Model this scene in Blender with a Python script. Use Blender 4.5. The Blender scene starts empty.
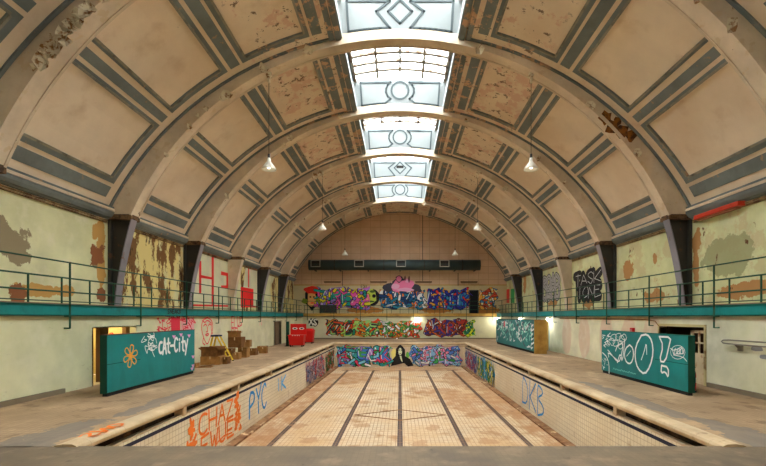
import bpy, math, random
from math import sin, cos, pi, sqrt, radians
from mathutils import Vector, Matrix

SC = bpy.context.scene
COL = SC.collection
F = 433.0; VX = 400.0; VY = 317.0; EYE = 2.3      # camera geometry of the 766x466 frame
D0 = 10.95; BAY = 5.9; RT = 0.53                  # arch positions, spacing and thickness
WX = 10.2; UX = 11.4                              # lower wall, gallery back wall
EY = 45.3; EU = 46.3                              # end wall, end wall above gallery
PX = 5.75; PN = 7.66; PF = 38.3                   # pool half width, near and far ends
rnd = random.Random(7)

def lin(v):
    v /= 255.0
    return v / 12.92 if v <= 0.04045 else ((v + 0.055) / 1.055) ** 2.4
def c(r, g, b): return (lin(r), lin(g), lin(b), 1.0)

# ------------------------------------------------------------------ materials
class N:
    def __init__(s, m):
        s.nt = m.node_tree; s.nt.nodes.clear()
        s.out = s.nt.nodes.new('ShaderNodeOutputMaterial')
        s.geo = None
    def n(s, t, **kw):
        x = s.nt.nodes.new(t)
        for k, v in kw.items(): setattr(x, k, v)
        return x
    def l(s, a, b): s.nt.links.new(a, b)
    def pos(s):
        if s.geo is None: s.geo = s.n('ShaderNodeNewGeometry')
        return s.geo.outputs['Position']
    def math(s, op, a, b=None, clamp=False):
        x = s.n('ShaderNodeMath', operation=op, use_clamp=clamp)
        for i, v in enumerate((a, b)):
            if v is None: continue
            if isinstance(v, (int, float)): x.inputs[i].default_value = v
            else: s.l(v, x.inputs[i])
        return x.outputs[0]
    def vmath(s, op, a, b):
        x = s.n('ShaderNodeVectorMath', operation=op)
        s.l(a, x.inputs[0])
        if isinstance(b, tuple): x.inputs[1].default_value = b
        elif b is not None: s.l(b, x.inputs[1])
        return x
    def noise(s, scale, detail=4, rough=0.6, stretch=None, off=0.0, dist=0.0):
        v = s.pos()
        if stretch: v = s.vmath('MULTIPLY', v, stretch).outputs[0]
        if off: v = s.vmath('ADD', v, (off, off * 1.7, off * .6)).outputs[0]
        x = s.n('ShaderNodeTexNoise')
        x.inputs['Scale'].default_value = scale; x.inputs['Detail'].default_value = detail
        x.inputs['Roughness'].default_value = rough; x.inputs['Distortion'].default_value = dist
        s.l(v, x.inputs['Vector']); return x.outputs['Fac']
    def ramp(s, f, lo, hi):
        x = s.n('ShaderNodeMapRange', clamp=True)
        x.inputs['From Min'].default_value = lo; x.inputs['From Max'].default_value = hi
        s.l(f, x.inputs['Value']); return x.outputs[0]
    def mix(s, f, a, b):
        x = s.n('ShaderNodeMix', data_type='RGBA')
        if isinstance(f, (int, float)): x.inputs[0].default_value = f
        else: s.l(f, x.inputs[0])
        for i, v in ((6, a), (7, b)):
            if isinstance(v, tuple): x.inputs[i].default_value = v
            else: s.l(v, x.inputs[i])
        return x.outputs[2]
    def blobs(s, bl, amp, scale):
        """bl: list of (centre xyz, radii xyz); ragged outlines from noise"""
        m = None
        for ce, ra in bl:
            d = s.vmath('SUBTRACT', s.pos(), tuple(ce)).outputs[0]
            d = s.vmath('DIVIDE', d, tuple(ra))
            d = s.vmath('LENGTH', d.outputs[0], None)
            v = s.math('SUBTRACT', 1.0, d.outputs['Value'])
            m = v if m is None else s.math('MAXIMUM', m, v)
        nz = s.math('MULTIPLY', s.math('SUBTRACT', s.noise(scale, 6, .65, off=3.1), 0.5), amp)
        return s.ramp(s.math('ADD', m, nz), 0.0, 0.06)

MATS = {}
def mk(name, base, layers=(), rough=.85, tile=None, bump=0.0, bscale=8, metal=0.0, spec=.3, var=.12, vscale=.6):
    """layers: dicts(col, scale, lo, hi[, detail, stretch, off, blobs, amp, fac]); tile: (axes, w, h, mortar, colour, strength)"""
    m = bpy.data.materials.new(name); m.use_nodes = True
    k = N(m); b = k.n('ShaderNodeBsdfPrincipled')
    k.l(b.outputs[0], k.out.inputs[0])
    b.inputs['Roughness'].default_value = rough; b.inputs['Metallic'].default_value = metal
    b.inputs['Specular IOR Level'].default_value = spec
    col = base
    if var:
        dk = tuple(x * (1 - 2.2 * var) for x in base[:3]) + (1,); lt = tuple(min(1, x * (1 + var)) for x in base[:3]) + (1,)
        col = k.mix(k.ramp(k.noise(vscale, 5, .6), .3, .7), dk, lt)
    tf = None
    if tile:
        ax, w, h, mo, tc, st = tile
        sp = k.n('ShaderNodeSeparateXYZ'); k.l(k.pos(), sp.inputs[0])
        cb = k.n('ShaderNodeCombineXYZ')
        k.l(sp.outputs['xyz'.index(ax[0])], cb.inputs[0]); k.l(sp.outputs['xyz'.index(ax[1])], cb.inputs[1])
        br = k.n('ShaderNodeTexBrick', offset=0.0 if len(ax) == 2 else .5, squash=1.0)
        br.inputs['Scale'].default_value = 1; br.inputs['Brick Width'].default_value = w
        br.inputs['Row Height'].default_value = h; br.inputs['Mortar Size'].default_value = mo
        br.inputs['Mortar Smooth'].default_value = .1
        br.inputs['Color1'].default_value = (1, 1, 1, 1); br.inputs['Color2'].default_value = (.93, .93, .93, 1)
        br.inputs['Mortar'].default_value = (1, 1, 1, 1)
        k.l(cb.outputs[0], br.inputs['Vector']); tf = br.outputs['Fac']
        mm = k.n('ShaderNodeMix', data_type='RGBA', blend_type='MULTIPLY'); mm.inputs[0].default_value = 1
        if isinstance(col, tuple): mm.inputs[6].default_value = col
        else: k.l(col, mm.inputs[6])
        k.l(br.outputs['Color'], mm.inputs[7])
        col = k.mix(k.math('MULTIPLY', tf, st), mm.outputs[2], tc)
    for L in layers:
        if 'blobs' in L:
            f = k.blobs(L['blobs'], L.get('amp', 1.2), L.get('scale', 2.5))
        else:
            f = k.ramp(k.noise(L['scale'], L.get('detail', 6), L.get('rough', .6), L.get('stretch'), L.get('off', 0), L.get('dist', 0)), L['lo'], L['hi'])
            if 'mask' in L:
                f = k.math('MULTIPLY', f, k.blobs(L['mask'], .6, .5))
        if 'fac' in L: f = k.math('MULTIPLY', f, L['fac'])
        col = k.mix(f, col, L['col'])
    if isinstance(col, tuple): b.inputs['Base Color'].default_value = col
    else: k.l(col, b.inputs['Base Color'])
    if bump:
        bp = k.n('ShaderNodeBump'); bp.inputs['Strength'].default_value = bump; bp.inputs['Distance'].default_value = .02
        h = k.noise(bscale, 5, .6)
        if tf is not None: h = k.math('SUBTRACT', h, tf)
        k.l(h, bp.inputs['Height']); k.l(bp.outputs[0], b.inputs['Normal'])
    MATS[name] = m
    return m
def flat(name, col, rough=.7, **kw): return mk(name, col, rough=rough, var=0, **kw)
def emit(name, col, st):
    m = bpy.data.materials.new(name); m.use_nodes = True
    k = N(m); e = k.n('ShaderNodeEmission'); e.inputs[0].default_value = col; e.inputs[1].default_value = st
    k.l(e.outputs[0], k.out.inputs[0]); return m

# ------------------------------------------------------------------ mesh building
class MB:
    def __init__(s): s.v = []; s.f = []; s.m = []
    def add(s, vs, fs, m=0):
        o = len(s.v); s.v += [tuple(p) for p in vs]
        for f in fs: s.f.append([o + i for i in f]); s.m.append(m)
        return s
    def quad(s, a, b, c_, d, m=0): return s.add([a, b, c_, d], [(0, 1, 2, 3)], m)
    def box(s, x0, x1, y0, y1, z0, z1, m=0, T=None):
        vs = [Vector((x, y, z)) for z in (z0, z1) for y in (y0, y1) for x in (x0, x1)]
        if T is not None: vs = [T @ p for p in vs]
        return s.add(vs, [(0, 2, 3, 1), (4, 5, 7, 6), (0, 1, 5, 4), (2, 6, 7, 3), (0, 4, 6, 2), (1, 3, 7, 5)], m)
    def tube(s, pts, r, n=8, m=0, caps=True):
        pts = [Vector(p) for p in pts]; rings = []
        rr = r if isinstance(r, (list, tuple)) else [r] * len(pts)
        up = None
        for i, p in enumerate(pts):
            a = pts[max(i - 1, 0)]; b = pts[min(i + 1, len(pts) - 1)]
            t = (b - a).normalized()
            if up is None:
                up = Vector((0, 0, 1)) if abs(t.z) < .9 else Vector((1, 0, 0))
            x = t.cross(up).normalized(); up = x.cross(t).normalized()
            rings.append([p + (x * cos(2 * pi * j / n) + up * sin(2 * pi * j / n)) * rr[i] for j in range(n)])
        vs = [q for R in rings for q in R]
        fs = [(i * n + j, i * n + (j + 1) % n, (i + 1) * n + (j + 1) % n, (i + 1) * n + j) for i in range(len(pts) - 1) for j in range(n)]
        if caps: fs += [tuple(range(n))[::-1], tuple((len(pts) - 1) * n + j for j in range(n))]
        return s.add(vs, fs, m)
    def lathe(s, prof, cx=0, cy=0, n=20, m=0):
        vs = [(cx + r * cos(2 * pi * j / n), cy + r * sin(2 * pi * j / n), z) for r, z in prof for j in range(n)]
        fs = [(i * n + j, i * n + (j + 1) % n, (i + 1) * n + (j + 1) % n, (i + 1) * n + j) for i in range(len(prof) - 1) for j in range(n)]
        return s.add(vs, fs, m)
    def sweep(s, prof, y0, y1, m=0, closed=True, sx=1):
        """profile of (x,z) swept along y"""
        n = len(prof)
        vs = [(sx * x, y0, z) for x, z in prof] + [(sx * x, y1, z) for x, z in prof]
        fs = [(i, (i + 1) % n, n + (i + 1) % n, n + i) for i in range(n if closed else n - 1)]
        if closed: fs += [tuple(range(n))[::-1], tuple(range(n, 2 * n))]
        return s.add(vs, fs, m)
    def build(s, name, mats, parent=None, smooth=False, bevel=0, local=False, kind=None, label=None, cat=None, group=None):
        me = bpy.data.meshes.new(name)
        vs = s.v
        if parent is not None and not local:
            L = Vector((0, 0, 0)); p = parent
            while p is not None: L += p.location; p = p.parent
            vs = [(a - L.x, b - L.y, d - L.z) for a, b, d in vs]
        me.from_pydata(vs, [], s.f)
        for m in (mats if isinstance(mats, (list, tuple)) else [mats]): me.materials.append(m)
        me.polygons.foreach_set('material_index', s.m)
        if smooth: me.polygons.foreach_set('use_smooth', [True] * len(s.f))
        me.update()
        o = bpy.data.objects.new(name, me); COL.objects.link(o)
        if parent is not None: o.parent = parent
        if bevel:
            b = o.modifiers.new('bevel', 'BEVEL'); b.width = bevel; b.segments = 2; b.limit_method = 'ANGLE'
        if kind: o['kind'] = kind
        if label: o['label'] = label
        if cat: o['category'] = cat
        if group: o['group'] = group
        return o
def thing(name, loc, label, cat, group=None, rz=0):
    o = bpy.data.objects.new(name, None); COL.objects.link(o); o.location = loc; o.rotation_euler = (0, 0, rz)
    o.empty_display_size = .2
    o['label'] = label; o['category'] = cat
    if group: o['group'] = group
    return o
def dup(root, loc, label=None, group=None, rz=None):
    r = root.copy(); COL.objects.link(r); r.location = loc
    if rz is not None: r.rotation_euler = (0, 0, rz)
    if label: r['label'] = label
    if group: r['group'] = group
    for ch in list(root.children):
        k = ch.copy(); COL.objects.link(k); k.parent = r
        for g in list(ch.children):
            d = g.copy(); COL.objects.link(d); d.parent = k
    return r

# surfaces the paint sits on: u runs left to right as seen from inside, v is up
class Plane:
    def __init__(s, side, k): s.s = side; s.k = k
    def at(s, u, v, off=0.0):
        off += .004
        if s.s == 'L': return (-s.k + off, u, v)
        if s.s == 'R': return (s.k - off, -u, v)
        return (u, s.k - off, v)
    def uv(s, px, py):
        if s.s == 'L': Y = F * s.k / (VX - px); u = Y
        elif s.s == 'R': Y = F * s.k / (px - VX); u = -Y
        else: Y = s.k; u = (px - VX) * Y / F
        return u, EYE + (VY - py) * Y / F
    def w(s, px, py): return s.at(*s.uv(px, py))
WL = Plane('L', WX); WR = Plane('R', WX); UL = Plane('L', UX); UR = Plane('R', UX)
WE = Plane('E', EY); UE = Plane('E', EU); PL = Plane('L', PX); PR = Plane('R', PX); PE = Plane('E', PF)
def blob(pl, px, py, rpx, rpz):
    """patch of worn paint: centre and radii in metres on the wall"""
    x, y, z = pl.w(px, py)
    if pl.s in 'LR': return ((x, y, z), (1.0, rpx, rpz))
    return ((x, y, z), (rpx, 1.0, rpz))

PLA = c(236, 218, 192); GREY = c(120, 128, 126)
crown = [((0, 25, 13), (6.5, 30, 2.6))]
M_vault = mk('vault_plaster', PLA, [
    dict(col=c(218, 192, 160), scale=.35, lo=.42, hi=.7, fac=.6),
    dict(col=c(202, 172, 136), scale=.9, lo=.56, hi=.72, off=5, fac=.5),
    dict(col=c(214, 168, 144), scale=.9, lo=.53, hi=.56, off=13, detail=9, rough=.7, mask=crown, fac=.65),
    dict(col=c(104, 76, 54), scale=2.6, lo=.59, hi=.61, off=21, detail=9, rough=.7, mask=crown, fac=.85),
    dict(col=c(130, 96, 64), scale=3.0, lo=.74, hi=.76, off=31, detail=8, fac=.8)], bump=.15, var=.05)
crown = [((0, 25, 13), (6.5, 30, 2.6))]
M_slate = mk('slate_grey_moulding', GREY, [dict(col=c(206, 168, 134), scale=1.6, lo=.54, hi=.57, off=33, detail=9, rough=.7, mask=crown), dict(col=c(170, 140, 108), scale=2.5, lo=.64, hi=.67, off=4, fac=.8),
    dict(col=c(84, 88, 86), scale=1.2, lo=.5, hi=.8, off=9, fac=.6)], rough=.7)
M_slate2 = mk('light_slate_fillet', c(150, 146, 130), [dict(col=c(90, 92, 88), scale=2, lo=.5, hi=.7)], rough=.7)
M_rib = mk('arch_plaster', c(228, 210, 184), [
    dict(col=c(192, 166, 134), scale=.7, lo=.45, hi=.75, fac=.6),
    dict(col=c(206, 182, 146), scale=2.4, lo=.6, hi=.63, off=8, fac=.6),
    dict(col=c(96, 68, 44), scale=3.4, lo=.7, hi=.73, off=2, detail=8, fac=.8)], bump=.2)
M_foot = mk('rusted_arch_foot', c(120, 92, 64), [dict(col=c(60, 44, 32), scale=4, lo=.45, hi=.6)], bump=.4)
M_rust = mk('rusty_lath', c(150, 92, 36), [dict(col=c(70, 44, 24), scale=5, lo=.45, hi=.6)], bump=.4)
M_flake = mk('peeled_paint', c(236, 224, 196), [dict(col=c(150, 110, 70), scale=6, lo=.5, hi=.6)])
M_white = mk('skylight_paint', c(132, 138, 138), [dict(col=c(140, 134, 120), scale=1.4, lo=.62, hi=.75, fac=.5)], var=.04)
M_wgrey = flat('bulkhead_grey', c(64, 74, 76))
M_steel = mk('dark_steel', c(62, 60, 56), [dict(col=c(110, 72, 44), scale=2.4, lo=.6, hi=.68, off=3, fac=.7)], rough=.55, spec=.4)
M_flange = mk('lavender_steel', c(146, 142, 150), [dict(col=c(120, 84, 56), scale=3, lo=.62, hi=.68, fac=.7)], rough=.5)
M_green = flat('railing_green', c(28, 74, 54), .45)
M_rail = mk('old_green_rail', c(34, 82, 58), [dict(col=c(90, 60, 40), scale=8, lo=.6, hi=.66)], rough=.5)
TEAL = c(16, 128, 128)
M_teal = mk('teal_paint', TEAL, [dict(col=c(14, 92, 92), scale=1.2, lo=.5, hi=.8, stretch=(1, 1, .3), fac=.7)], rough=.5)
M_tealf = mk('teal_fascia', c(22, 132, 130), [dict(col=c(30, 84, 80), scale=2.2, lo=.55, hi=.75, fac=.7),
    dict(col=c(70, 50, 40), scale=6, lo=.72, hi=.75, fac=.7)], rough=.55)
M_ochre = mk('ochre_paint', c(196, 156, 78), [dict(col=c(140, 100, 50), scale=1.5, lo=.5, hi=.7, fac=.6)])
M_dark = flat('black_gap', c(26, 22, 20))
M_dgreen = mk('dark_green_edge', c(18, 66, 50))

# walls
lw = [blob(UL, 12, 240, .75, .5), blob(UL, 2, 228, .5, .35), blob(UL, 19, 254, .4, .3), blob(UL, 96, 262, .25, .4)]
lo = [blob(UL, 40, 290, 1.0, .22), blob(UL, 62, 291, .6, .2), blob(UL, 101, 250, .22, 1.6), blob(UL, 98, 232, .35, .3)]
lr = [blob(UL, 97, 255, .4, .4), blob(UL, 18, 293, .35, .3), blob(UL, 101, 296, .25, .3)]
pool3 = [((-11.4, 20.0, 4.5), (1.2, 3.0, 3.2)), ((-11.4, 33.5, 4.5), (1.2, 2.6, 3.2)), ((-11.4, 42.5, 4.0), (1.2, 4.4, 3.2))]
M_upL = mk('pale_green_plaster', c(222, 220, 176), [
    dict(col=c(206, 206, 152), scale=.5, lo=.4, hi=.7, fac=.7),
    dict(col=c(232, 226, 198), scale=1.3, lo=.52, hi=.7, off=6, fac=.6),
    dict(col=c(150, 136, 106), blobs=lw, scale=1.0, amp=3.2),
    dict(col=c(200, 154, 84), blobs=lo, scale=1.8, amp=2.4),
    dict(col=c(146, 92, 56), blobs=lr, scale=2.2, amp=2.6),
    dict(col=c(226, 208, 138), scale=1.2, lo=.3, hi=.5, mask=pool3, stretch=(1, 1, .6)),
    dict(col=c(120, 84, 44), scale=1.1, lo=.5, hi=.53, detail=9, rough=.7, off=14, mask=pool3, stretch=(1, 1.2, .55)),
    dict(col=c(72, 48, 26), scale=1.6, lo=.6, hi=.64, detail=9, rough=.7, off=24, mask=pool3, stretch=(1, 1.2, .5)),
    dict(col=c(92, 70, 44), scale=4, lo=.72, hi=.75, off=17)], bump=.25)
rw = [blob(UR, 730, 254, 1.1, .55), blob(UR, 716, 262, .8, .5)]
ro = [blob(UR, 742, 289, 1.0, .28), blob(UR, 760, 288, .8, .22), blob(UR, 696, 266, .2, .7), blob(UR, 697, 240, .25, .4),
      blob(UR, 628, 270, .5, .6), blob(UR, 655, 296, .9, .3), blob(UR, 588, 303, .9, .35), blob(UR, 655, 258, .2, .25), blob(UR, 553, 303, .9, .3), blob(UR, 525, 280, .5, 1.4)]
M_upR = mk('lime_plaster', c(218, 220, 170), [
    dict(col=c(200, 202, 144), scale=.5, lo=.4, hi=.7, fac=.7),
    dict(col=c(224, 222, 184), scale=1.0, lo=.52, hi=.7, off=6, fac=.6),
    dict(col=c(198, 172, 128), scale=.8, lo=.52, hi=.56, off=41, detail=9, rough=.72, fac=.45),
    dict(col=c(150, 150, 108), blobs=rw, scale=1.0, amp=3.2, fac=.75),
    dict(col=c(186, 136, 82), blobs=ro, scale=1.6, amp=2.6),
    dict(col=c(104, 66, 40), scale=3.0, lo=.66, hi=.69, off=19, stretch=(1, 1, .5))], bump=.2)
M_loL = mk('cream_green_paint', c(224, 220, 182), [
    dict(col=c(206, 204, 158), scale=.45, lo=.4, hi=.7, fac=.8),
    dict(col=c(232, 226, 200), scale=1.1, lo=.5, hi=.7, off=7, fac=.5),
    dict(col=c(150, 138, 104), scale=2.4, lo=.66, hi=.74, off=3, fac=.6, stretch=(1, .6, 1.6)),
    dict(col=c(126, 100, 70), scale=5, lo=.74, hi=.77, off=12, fac=.6)], bump=.1)
pinkp = [((10.2, y, 1.2), (1, .75, 1.2)) for y in (17.5, 19.3, 21.4, 24.0, 26.5)]
M_loR = mk('cream_pink_paint', c(226, 220, 188), [
    dict(col=c(212, 208, 166), scale=.45, lo=.4, hi=.7, fac=.7),
    dict(col=c(214, 178, 152), blobs=pinkp, amp=.5, scale=1, fac=.6),
    dict(col=c(236, 228, 206), scale=1.1, lo=.5, hi=.7, off=7, fac=.5),
    dict(col=c(140, 140, 140), blobs=[blob(WR, 757, 349, .22, .07), blob(WR, 764, 357, .14, .07)], scale=6),
    dict(col=c(130, 104, 76), scale=5, lo=.72, hi=.76, off=12, fac=.6)], bump=.1)
M_upE = mk('end_wall_glazed_brick', c(222, 190, 158), [
    dict(col=c(198, 160, 126), scale=.4, lo=.45, hi=.7, fac=.7)], tile=('xz', 1.05, .7, .03, c(170, 136, 106), .5), rough=.7, var=.04)
M_midE = mk('end_wall_cream', c(216, 204, 164), [
    dict(col=c(196, 180, 128), scale=.6, lo=.4, hi=.7, fac=.7),
    dict(col=c(186, 124, 60), blobs=[blob(UE, 365, 310, 1.9, .35), blob(UE, 436, 310, 1.8, .35), blob(UE, 485, 309, 1.5, .6), blob(UE, 412, 307, .7, .2)], scale=2)])
M_loE = mk('end_wall_pale_green', c(226, 224, 192), [
    dict(col=c(206, 206, 164), scale=.6, lo=.4, hi=.7, fac=.7)])
M_room = mk('back_room_cream', c(214, 196, 140))
M_base = mk('grey_plinth', c(132, 118, 96))

# floor
greyk = [((s_ * 6.75, 8.0, 0), (.5, 1.9, 1)) for s_ in (-1, 1)] + [((s_ * 6.5, 12.5, 0), (.3, 3.0, 1)) for s_ in (-1, 1)]
M_deck = mk('deck_tiles', c(180, 152, 118), [
    dict(col=c(146, 120, 90), scale=.5, lo=.4, hi=.65, fac=.8),
    dict(col=c(210, 180, 142), scale=.8, lo=.55, hi=.72, off=9, fac=.7, stretch=(1, .5, 1)),
    dict(col=c(112, 88, 64), scale=1.8, lo=.55, hi=.66, off=4, fac=.6),
    dict(col=c(118, 112, 104), blobs=greyk, amp=2.6, scale=1.6, fac=.75),
    dict(col=c(206, 190, 164), scale=4, lo=.72, hi=.75, off=14, fac=.6)],
    tile=('xy', .15, .15, .010, c(110, 84, 62), .55), rough=.75, bump=.1)
M_deckn = mk('near_grey_deck', c(132, 114, 90), [  # deck nearest the camera, greyer and darker than the side decks
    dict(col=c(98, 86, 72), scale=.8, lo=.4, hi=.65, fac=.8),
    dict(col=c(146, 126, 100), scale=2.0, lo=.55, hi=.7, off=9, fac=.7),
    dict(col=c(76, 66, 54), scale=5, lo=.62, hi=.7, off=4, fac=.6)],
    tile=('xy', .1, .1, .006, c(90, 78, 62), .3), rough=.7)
M_kerb = mk('grey_stone_kerb', c(186, 154, 118), [
    dict(col=c(140, 122, 100), scale=.9, lo=.45, hi=.7), dict(col=c(118, 112, 104), blobs=greyk, amp=2.6, scale=1.6, fac=.75)], rough=.7)
dirt = [((3.9, 22, -2), (1.7, 2.8, 1)), ((2.2, 25, -2), (1.5, 1.5, 1)), ((-4.0, 31, -2), (2.6, 3.4, 1)), ((-4.9, 20, -2), (.6, 12, 1)), ((5.2, 20, -2), (.45, 14, 1)),
        ((0, 36.5, -2), (5.6, 1.6, 1)), ((4.6, 30, -2), (1.6, 5, 1))]
spots = []
for px_, py_ in ((361, 425), (310, 440), (420, 443), (433, 427), (488, 441), (355, 449), (383, 402), (365, 401), (437, 400), (470, 415), (300, 425), (398, 392)):
    Y_ = 4.25 * F / (py_ - VY); spots.append((((px_ - VX) * Y_ / F, Y_, -2), (.3, .42, 1)))
M_pfl = mk('pool_floor_tiles', c(212, 190, 156), [
    dict(col=c(196, 158, 112), scale=.45, lo=.4, hi=.66, fac=.8),
    dict(col=c(158, 112, 66), scale=.8, lo=.56, hi=.66, off=6, detail=8, fac=.75),
    dict(col=c(168, 120, 76), scale=1.7, lo=.36, hi=.56, off=27, detail=9, rough=.72, mask=dirt, fac=.85, stretch=(1, .6, 1)),
    dict(col=c(168, 122, 80), blobs=spots, amp=3.2, scale=3, fac=.6),
    dict(col=c(150, 106, 66), scale=5, lo=.54, hi=.66, off=47, detail=8, rough=.75, fac=.55),
    dict(col=c(110, 76, 48), scale=3.4, lo=.68, hi=.72, off=3, fac=.7)],
    tile=('xy', .15, .3, .013, c(140, 104, 74), .8), rough=.6, var=.06)
M_lane = mk('lane_line_tiles', c(84, 62, 52), [dict(col=c(140, 104, 76), scale=2, lo=.55, hi=.7)], tile=('xy', .12, .3, .012, c(140, 110, 84), .7), rough=.6)
M_pwall = mk('pool_wall_tiles', c(232, 220, 190), [
    dict(col=c(206, 184, 146), scale=.5, lo=.4, hi=.7, fac=.6),
    dict(col=c(160, 124, 84), scale=1.6, lo=.62, hi=.75, off=4, fac=.5)],
    tile=('yz', .15, .15, .010, c(160, 134, 102), .6), rough=.5, var=.05)
M_pend = mk('pool_end_tiles', c(228, 210, 180), [
    dict(col=c(200, 170, 130), scale=.5, lo=.4, hi=.7, fac=.6)], tile=('xz', .15, .15, .009, c(178, 148, 116), .45), rough=.5, var=.05)
M_cop = mk('cream_coping', c(214, 190, 152), [
    dict(col=c(176, 146, 108), scale=.9, lo=.45, hi=.65, fac=.8),
    dict(col=c(130, 102, 74), scale=3, lo=.62, hi=.7, off=4, fac=.6)], rough=.55, tile=('xy', 50.0, 1.0, .008, c(150, 120, 90), .35))
M_gut = mk('dark_gutter', c(58, 44, 34), [dict(col=c(110, 84, 56), scale=3, lo=.5, hi=.65, fac=.7)])
M_navy = flat('navy_tile', c(36, 36, 56))

# ------------------------------------------------------------------ roof
VC = .65; VR = 12.75; RC = 1.72; RR = 11.43
def vang(m):
    """angle on the vault where height over eye / distance from the middle = m"""
    # (x)^2 + (m x + EYE - VC)^2 = VR^2
    A = 1 + m * m; B = 2 * m * (EYE - VC); C_ = (EYE - VC) ** 2 - VR ** 2
    x = (-B + sqrt(B * B - 4 * A * C_)) / (2 * A)
    return math.atan2(m * x + EYE - VC, x)
def vpt(a, y, r=VR, sx=1): return (sx * r * cos(a), y, VC + r * sin(a))
A0 = math.asin((6.27 - VC) / VR); AL = math.acos(2.25 / VR)
def arcstrip(mb, a0, a1, y0, y1, h, m, sx, da=.06):
    n = max(1, int(abs(a1 - a0) / da + .5)); R1 = VR - h
    for i in range(n):
        a = a0 + (a1 - a0) * i / n; b = a0 + (a1 - a0) * (i + 1) / n
        P = [vpt(a, y0, R1, sx), vpt(b, y0, R1, sx), vpt(b, y1, R1, sx), vpt(a, y1, R1, sx)]
        mb.quad(*P, m)
        if h > .001:
            Q = [vpt(a, y0, VR, sx), vpt(b, y0, VR, sx), vpt(b, y1, VR, sx), vpt(a, y1, VR, sx)]
            mb.quad(P[0], P[1], Q[1], Q[0], m); mb.quad(P[2], P[3], Q[3], Q[2], m)
            if i == 0: mb.quad(P[0], P[3], Q[3], Q[0], m)
            if i == n - 1: mb.quad(P[1], P[2], Q[2], Q[1], m)
panels = [(.465, .49, .775, .798), (.895, .92, 1.37, 1.425), (1.615, 1.69, 2.92, 3.1)]
bands = [(.408, .45), (.817, .863), (1.465, 1.58), (3.2, 3.64)]
def bay(k):
    y0 = D0 + k * BAY + RT; y1 = D0 + (k + 1) * BAY
    mb = MB()
    closed = k == 5
    for sx in (1, -1):
        arcstrip(mb, A0 - .04, pi / 2 if closed else AL, y0, y1, 0, 0, sx, .05)
        ya, yb = y0 + .12, y1 - .50
        for a, b, d, e in panels:
            a, b, d, e = (vang(t) for t in (a, b, d, e))
            for (p, q, ra, rb) in ((a, b, ya, yb), (d, e, ya, yb), (b, d, ya, ya + .3), (b, d, yb - .3, yb)):
                arcstrip(mb, p, q, ra, rb, .05, 1, sx)
            # inner fillet of the panel frame
            g = .006
            arcstrip(mb, b - g, b, ya + .28, yb - .28, .09, 3, sx); arcstrip(mb, d, d + g, ya + .28, yb - .28, .09, 3, sx)
            arcstrip(mb, b, d, ya + .22, ya + .28, .09, 3, sx); arcstrip(mb, b, d, yb - .28, yb - .22, .09, 3, sx)
        for a, b in bands: arcstrip(mb, vang(a), vang(b), ya, yb, .035, 1, sx)
        if not closed:
            arcstrip(mb, vang(3.91), vang(4.25), y0, y1, .07, 1, sx); arcstrip(mb, vang(4.32), vang(4.72), y0, y1, .1, 1, sx)
            arcstrip(mb, vang(4.72), AL, y0, y1, .06, 2, sx)
        arcstrip(mb, A0, vang(3.91), y0, y0 + .1, .06, 1, sx); arcstrip(mb, A0, vang(3.91), y1 - .1, y1, .06, 1, sx)
    if closed:
        e = pi / 2 - .14
        for sx in (1, -1):
            arcstrip(mb, e, e + .03, y0 + .5, y1 - .5, .05, 1, sx)
            arcstrip(mb, e, pi / 2, y0 + .5, y0 + .8, .05, 1, sx); arcstrip(mb, e, pi / 2, y1 - .8, y1 - .5, .05, 1, sx)
    mb.build('ceiling', [M_vault, M_slate, M_white, M_slate2], kind='structure')
for k in range(-1, 6): bay(k)
# plain vault over the part of the hall behind the camera
mb = MB()
for sx in (1, -1): arcstrip(mb, A0 - .04, pi / 2, -6.0, D0 - BAY, 0, 0, sx)
mb.build('ceiling', [M_vault], kind='structure')

arch_labels = {
    0: 'nearest roof arch, only its haunches showing in the top corners of the hall',
    1: 'beige roof arch with a rusty hole in its right haunch, between two skylights',
    2: 'plain beige roof arch crossing below the first round-patterned skylight bulkhead',
    3: 'roof arch below the second round-patterned bulkhead, springing beside the red letters',
    4: 'roof arch below the diamond bulkhead with a small dark hole in it',
    5: 'furthest roof arch, just before the end wall and its grey duct'}
def flakes(mb, k, rs, n, a0, a1, sgn):
    y = D0 + k * BAY
    for _ in range(n):
        a = radians(rs.uniform(a0, a1)); r = RR + rs.uniform(-.03, .12); s = rs.uniform(.08, .22)
        p = Vector((sgn * r * cos(a), y - .01, RC + r * sin(a)))
        pts = []
        for j in range(6):
            t = j * pi / 3; q = s * rs.uniform(.6, 1.3)
            pts.append(p + Vector((cos(t) * q, -rs.uniform(.02, .14), sin(t) * q - .05)))
        mb.add([p + Vector((0, -.02, .02))] + pts, [(0, j + 1, (j + 1) % 6 + 1) for j in range(6)], 0)
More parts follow.
